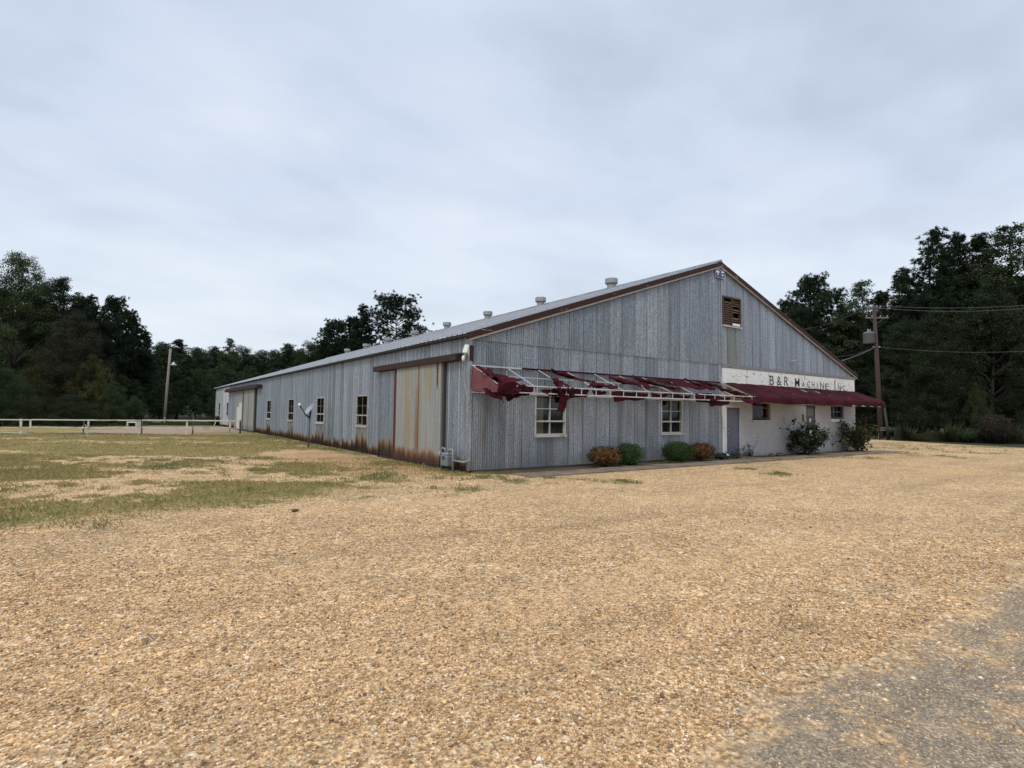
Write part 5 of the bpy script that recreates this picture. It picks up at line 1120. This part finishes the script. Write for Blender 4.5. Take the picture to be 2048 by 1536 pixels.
# pale junk beyond the track
p = hit(267, 852.5); t = empty('white_box', 'small white box with a dark opening, lying in the grass beyond the fence', 'box', (p[0], p[1], 0), -0.6)
mb = MB(); mb.box((-0.45, -0.3, 0), (-0.36, 0.3, 0.42)); mb.box((0.36, -0.3, 0), (0.45, 0.3, 0.42)); mb.box((-0.36, -0.3, 0.32), (0.36, 0.3, 0.42)); mb.box((-0.36, 0.25, 0), (0.36, 0.3, 0.32)); mb.build('shell', M['white'], t, bevel=0.02)
MB().box((-0.34, -0.05, 0.02), (0.34, 0.24, 0.30)).build('opening', M['dark'], t)
p = hit(245, 850.5); t = empty('scrap_sheet', 'white panel lying left of the white box beyond the fence', 'panel', (p[0], p[1], 0), -0.6)
o = MB().box((-0.32, -0.2, 0.03), (0.32, 0.2, 0.24)).build('board', M['white'], t, bevel=0.02); MB().box((-0.25, -0.1, 0), (0.25, 0.1, 0.03)).build('prop', M['darkmetal'], t)
A_, B_ = at(286, 55), at(322, 56); t = empty('pipe_rack', 'long pale pipe lying on low blocks between white box and leaning pole', 'pipe', (A_[0], A_[1], 0))
d_ = B_[:2] - A_[:2]; mb = MB(); mb.tube([(0, 0, .28), (d_[0], d_[1], .28)], 0.06, 8); mb.build('pipe', pm, t)
for k_ in (0.15, 0.85): MB().box((d_[0] * k_ - .1, d_[1] * k_ - .1, 0), (d_[0] * k_ + .1, d_[1] * k_ + .1, .22)).build('block', fdk, t)
p = hit(428, 851.5); t = empty('marker_stub', 'short white marker stub in the grass near the far wall end', 'marker', (p[0], p[1], 0)); o = MB().bar((0, 0, 0), (0.14, 0, .42), 0.13, 0.05).build('stub', M['white'], t)
# satellite dish on its own pole
b0 = hit(617, 895); t = empty('satellite_dish', 'grey satellite dish on a thin pole beside the long rusty wall', 'satellite dish', (b0[0], b0[1], 0))
dm = plain('dish_grey', (0.27, 0.30, 0.36), 0.45, 0.08, 3); rx_, fw_ = R[:, 0] * (1, 1, 0), R[:, 2] * (1, 1, 0)
fc_ = Vector(-0.62 * rx_ - 0.55 * fw_ + np.array((0, 0, 0.58))).normalized(); up_ = (Vector((0, 0, 1)) - fc_ * fc_.z).normalized(); sd2 = up_.cross(fc_)
mb = MB(); mb.tube([(0, 0, -0.1), (0, 0, 1.38)], 0.035, 10); mb.build('pole', plain('dish_pole', (0.10, 0.095, 0.09), 0.6), t, True)
pr_ = [(0.31 * k / 8, 0.085 * (k / 8) ** 2) for k in range(9)] + [(0.318, 0.088), (0.31, 0.078)] + [(0.31 * k / 8, 0.085 * (k / 8) ** 2 - 0.008) for k in range(7, -1, -1)]
mb = MB(); mb.lathe(pr_, 30); ds = mb.build('reflector', dm, t, True)
Mx = Matrix((tuple(sd2), tuple(up_), tuple(fc_))).transposed().to_4x4(); Mx.translation = Vector((0, 0, 1.70)) + Vector(rx_) * 0.04; ds.matrix_local = Mx
bt = Mx @ Vector((0, -0.30, 0.06)); lb = Mx @ Vector((0, -0.10, 0.56))
mb = MB(); mb.bar((0, 0, 1.36), tuple(bt), 0.06); mb.bar((0, 0, 1.30), tuple(Mx @ Vector((0, 0, -0.01))), 0.07); mb.bar(tuple(bt), tuple(lb), 0.045); mb.build('feed_arm', M['darkmetal'], t)
mb = MB(); mb.bar(tuple(lb - up_ * 0.05), tuple(lb + up_ * 0.07), 0.10, 0.09); mb.bar(tuple(lb + sd2 * -0.09), tuple(lb + sd2 * 0.09), 0.08); mb.build('receiver', M['white'], t, bevel=0.012)
mb = MB(); mb.bar(tuple(Mx @ Vector((-0.16, 0.25, 0.085))), tuple(Mx @ Vector((-0.02, 0.27, 0.085))), 0.06, 0.015); mb.build('rim_mark', M['white'], t)  # small white bar near the upper rim of the reflector
# utility pole
b0 = at(1762, 42.4); D_ = 42.4
def loc(px, py, d=D_): return CAM + R @ np.array([(px - CX) / F * d, (py - CY) / F * d, d]) - np.array((b0[0], b0[1], 0))
up = empty('utility_pole', 'brown wooden utility pole with transformer and crossarms right of the building', 'utility pole', (b0[0], b0[1], 0))
wp = plain('pole_brown_wood', (0.055, 0.036, 0.029), 0.9, 0.35, 3); gy = plain('transformer_grey', (0.11, 0.118, 0.12), 0.5, 0.12); ins = plain('insulator', (0.25, 0.25, 0.25), 0.3)
top = loc(1748, 612); mb = MB(); mb.tube([(0, 0, -0.1), tuple(loc(1756, 760)), tuple(top)], [0.18, 0.16, 0.12], 12); mb.build('shaft', wp, up, True)
ax_ = R[:, 0] * (1, 1, 0); ax_ = ax_ / np.linalg.norm(ax_)
for py, a, e in ((616, 1736, 1762), (635.5, 1731, 1777)):
    p1_, p2_ = loc(a, py), loc(e, py); mb = MB(); mb.bar(tuple(p1_), tuple(p2_), 0.09, 0.11); ca_ = mb.build('crossarm', plain('crossarm_wood', (0.15, 0.13, 0.11), 0.9), up)
    for k_ in (0.05, 0.35, 0.65, 0.95):
        q = p1_ + (p2_ - p1_) * k_; mb = MB(); mb.lathe([(0.02, 0.05), (0.05, 0.08), (0.05, 0.13), (0.03, 0.15), (0.045, 0.19), (0.0, 0.21)], 10, tuple(q)); mb.build('insulator', ins, ca_)
for a, e in (((1750, 650), (1738, 636)), ((1750, 650), (1768, 636)), ((1749, 627), (1762, 617))):
    mb = MB(); mb.bar(tuple(loc(*a)), tuple(loc(*e)), 0.04); mb.build('brace', M['darkmetal'], up)
tc = loc(1738.5, 687); mb = MB(); mb.lathe([(0.0, 0), (0.36, 0.0), (0.40, 0.05), (0.40, 0.72), (0.42, 0.74), (0.42, 0.80), (0.30, 0.88), (0.0, 0.90)], 22, tuple(tc)); tro = mb.build('transformer', gy, up, True)
for k_ in (-.18, .18): mb = MB(); mb.lathe([(0.04, 0), (0.06, 0.05), (0.03, 0.1), (0.06, 0.15), (0.02, 0.26), (0, 0.27)], 10, (tc[0] + k_, tc[1], tc[2] + .84)); mb.build('bushing', ins, tro)
mb = MB()
for py in (668, 676, 684): mb.bar(tuple(loc(1742, py)), tuple(loc(1754, py)), 0.07)
mb.build('transformer_bracket', M['trim'], up)
mb = MB(); mb.bar(tuple(loc(1746, 693.5)), tuple(loc(1760, 694)), 0.08); mb.build('crossarm', M['trim'], up)
mb = MB(); mb.tube([tuple(loc(1758, 880)), tuple(loc(1757.5, 853))], 0.045, 8); mb.build('conduit', pm, up)
mb = MB()
for py in (855, 857.5, 860, 878): mb.bar(tuple(loc(1757, py) - R[:, 2] * .2), tuple(loc(1767, py) - R[:, 2] * .2), 0.035)
mb.build('pole_bands', pm, up)
p = at(1777, 43); q_ = loc(1769, 815, 43) + np.array((b0[0], b0[1], 0)) - np.array((p[0], p[1], 0))
t = empty('dead_trunk', 'thin dark dead trunk leaning beside the foot of the utility pole', 'tree trunk', (p[0], p[1], 0)); mb = MB(); mb.tube([(0, 0, -.1), tuple(q_ * .5 + (.03, 0, 0)), tuple(q_)], [0.12, 0.10, 0.07], 8); mb.build('trunk', M['bark2'], t, True)
wm = plain('wire', (0.10, 0.10, 0.10), 0.6)
def wire(a, e, sag, r, label, n=24):
    a = np.array(a); e = np.array(e); mb = MB(); mb.tube([tuple(a + (e - a) * i / n - np.array((0, 0, sag * 4 * (i / n) * (1 - i / n)))) for i in range(n + 1)], r, 5); return tag(mb.build('power_line', wm), label, 'power line', 'wires on the utility pole')
B3 = np.array((b0[0], b0[1], 0))
wire(loc(1761, 612) + B3, loc(2110, 606, 40) + B3, 0.25, 0.013, 'upper of the two top wires running right from the upper crossarm')
wire(loc(1748, 615) + B3, loc(2110, 611.5, 39) + B3, 0.35, 0.013, 'lower of the two top wires running right from the pole')
wire(loc(1758, 694) + B3, loc(2110, 699, 40) + B3, 0.3, 0.011, 'single lower wire running right below the transformer level')
wire(loc(1738, 615) + B3, loc(1560, 662, 60) + B3, 0.5, 0.013, 'top wire running left behind the roof slope')
wire(loc(1748, 694) + B3, loc(1655, 712, 52) + B3, 0.3, 0.013, 'thin wire running left from below the transformer')
wire(loc(1748, 696) + B3, np.array((23.4, 6.0, 4.35)), 0.55, 0.028, 'thick service cable sagging from the pole to the building')
p = hit(1959, 881); t = empty('utility_box', 'small pale box on a thin post among the weeds at right', 'box', (p[0], p[1], 0), -0.6)
MB().box((-0.26, -0.18, 0.42), (0.26, 0.18, 0.56)).build('box', plain('pale_green_box', (0.20, 0.23, 0.20), 0.6), t, bevel=0.03); MB().bar((0, 0, 0), (0, 0, 0.42), 0.09).build('post', fdk, t)
for px, h_ in ((1885, .95), (1865, .8)):
    p = at(px, 40.8); t = empty('old_post', {1885: 'taller grey stump standing in the weeds at right', 1865: 'shorter grey stump left of the taller one in the weeds'}[px], 'stump', (p[0], p[1], 0), 0, 'stumps in the weeds'); mb = MB(); mb.tube([(0, 0, -.05), (.02, 0, h_ * .5), (.0, .03, h_)], [0.13, .12, .10], 9); mb.build('stump', M['bark2'], t, True)

# ================================================================ SKY, SUN, CAMERA
SUN_EL, SUN_AZ = 48.0, 205.0                              # soft overcast sun behind the camera, to the left
w = bpy.data.worlds.new('World'); sc.world = w; w.use_nodes = True; nt = w.node_tree
bg = nt.nodes['Background']; bg.inputs['Strength'].default_value = 0.1
class WB(NB):
    def __init__(s, nt): s.nt = nt; s._c = {}
b = WB(nt); sky = b.n('ShaderNodeTexSky', sky_type='NISHITA', sun_disc=False, sun_elevation=math.radians(SUN_EL), sun_rotation=math.radians(SUN_AZ)).outputs[0]
dirv = b.n('ShaderNodeTexCoord').outputs['Generated']; sx = b.n('ShaderNodeSeparateXYZ', {0: dirv}).outputs
zz = b.math('MAXIMUM', sx[2], 0.0); den = b.math('ADD', zz, 0.16)
pv = b.n('ShaderNodeCombineXYZ', {0: b.math('DIVIDE', sx[0], den), 1: b.math('DIVIDE', sx[1], den), 2: 0.0}).outputs[0]
n1 = b.noise(0.55, pv, detail=5, rough=0.5); n2 = b.noise(1.4, b.sc(pv, (1.0, 1.35, 1)), detail=4, rough=0.48)
f = b.math('MULTIPLY_ADD', n2, 0.45, b.math('MULTIPLY', n1, 0.75))
cl = b.ramp(b.mr(f, 0.45, 0.75, 0, 1, False), [(0.0, (0.495, 0.568, 0.715)), (0.45, (0.655, 0.735, 0.895)), (1.0, (0.82, 0.885, 0.98))])
hz = b.mr(zz, 0.42, 0.0); cl = b.mix(b.math('MULTIPLY', hz, 0.75), cl, (0.87, 0.945, 0.995))
cl = b.mul(cl, b.mr(zz, 0.55, 0.95, 1.0, 2.2)); cl = b.mul(cl, 10.35)
nt.links.new(b.mix(0.92, sky, cl), bg.inputs['Color'])
sd_ = bpy.data.lights.new('sun', 'SUN'); sd_.energy = 1.5; sd_.angle = math.radians(20); sd_.color = (1.0, 0.955, 0.89); so = link(bpy.data.objects.new('sun', sd_))
el = math.radians(SUN_EL); fv = R[:, 2] * (1, 1, 0); fv /= np.linalg.norm(fv); rv = np.array((fv[1], -fv[0], 0)); sdir = (-fv * 0.85 - rv * 0.5); sdir /= np.linalg.norm(sdir); sdir = sdir * math.cos(el) + np.array((0, 0, math.sin(el)))
so.rotation_euler = Vector(sdir).to_track_quat('Z', 'Y').to_euler()
skyn = [n_ for n_ in nt.nodes if n_.type == 'TEX_SKY'][0]; skyn.sun_rotation = math.atan2(sdir[0], sdir[1])
cd = bpy.data.cameras.new('camera'); cam = link(bpy.data.objects.new('camera', cd)); cd.sensor_width = 36; cd.lens = F * 36 / 2048; cd.clip_end = 3000; cd.clip_start = 0.05
m4 = Matrix.Identity(4)
for i in range(3): m4[i][0] = R[i, 0]; m4[i][1] = -R[i, 1]; m4[i][2] = -R[i, 2]; m4[i][3] = CAM[i]
cam.matrix_world = m4; sc.camera = cam
vs = sc.view_settings; vs.view_transform = 'Standard'; vs.look = 'None'; vs.exposure = 0.0; vs.gamma = 1.0
sc.cycles.max_bounces = 6; sc.cycles.transparent_max_bounces = 12
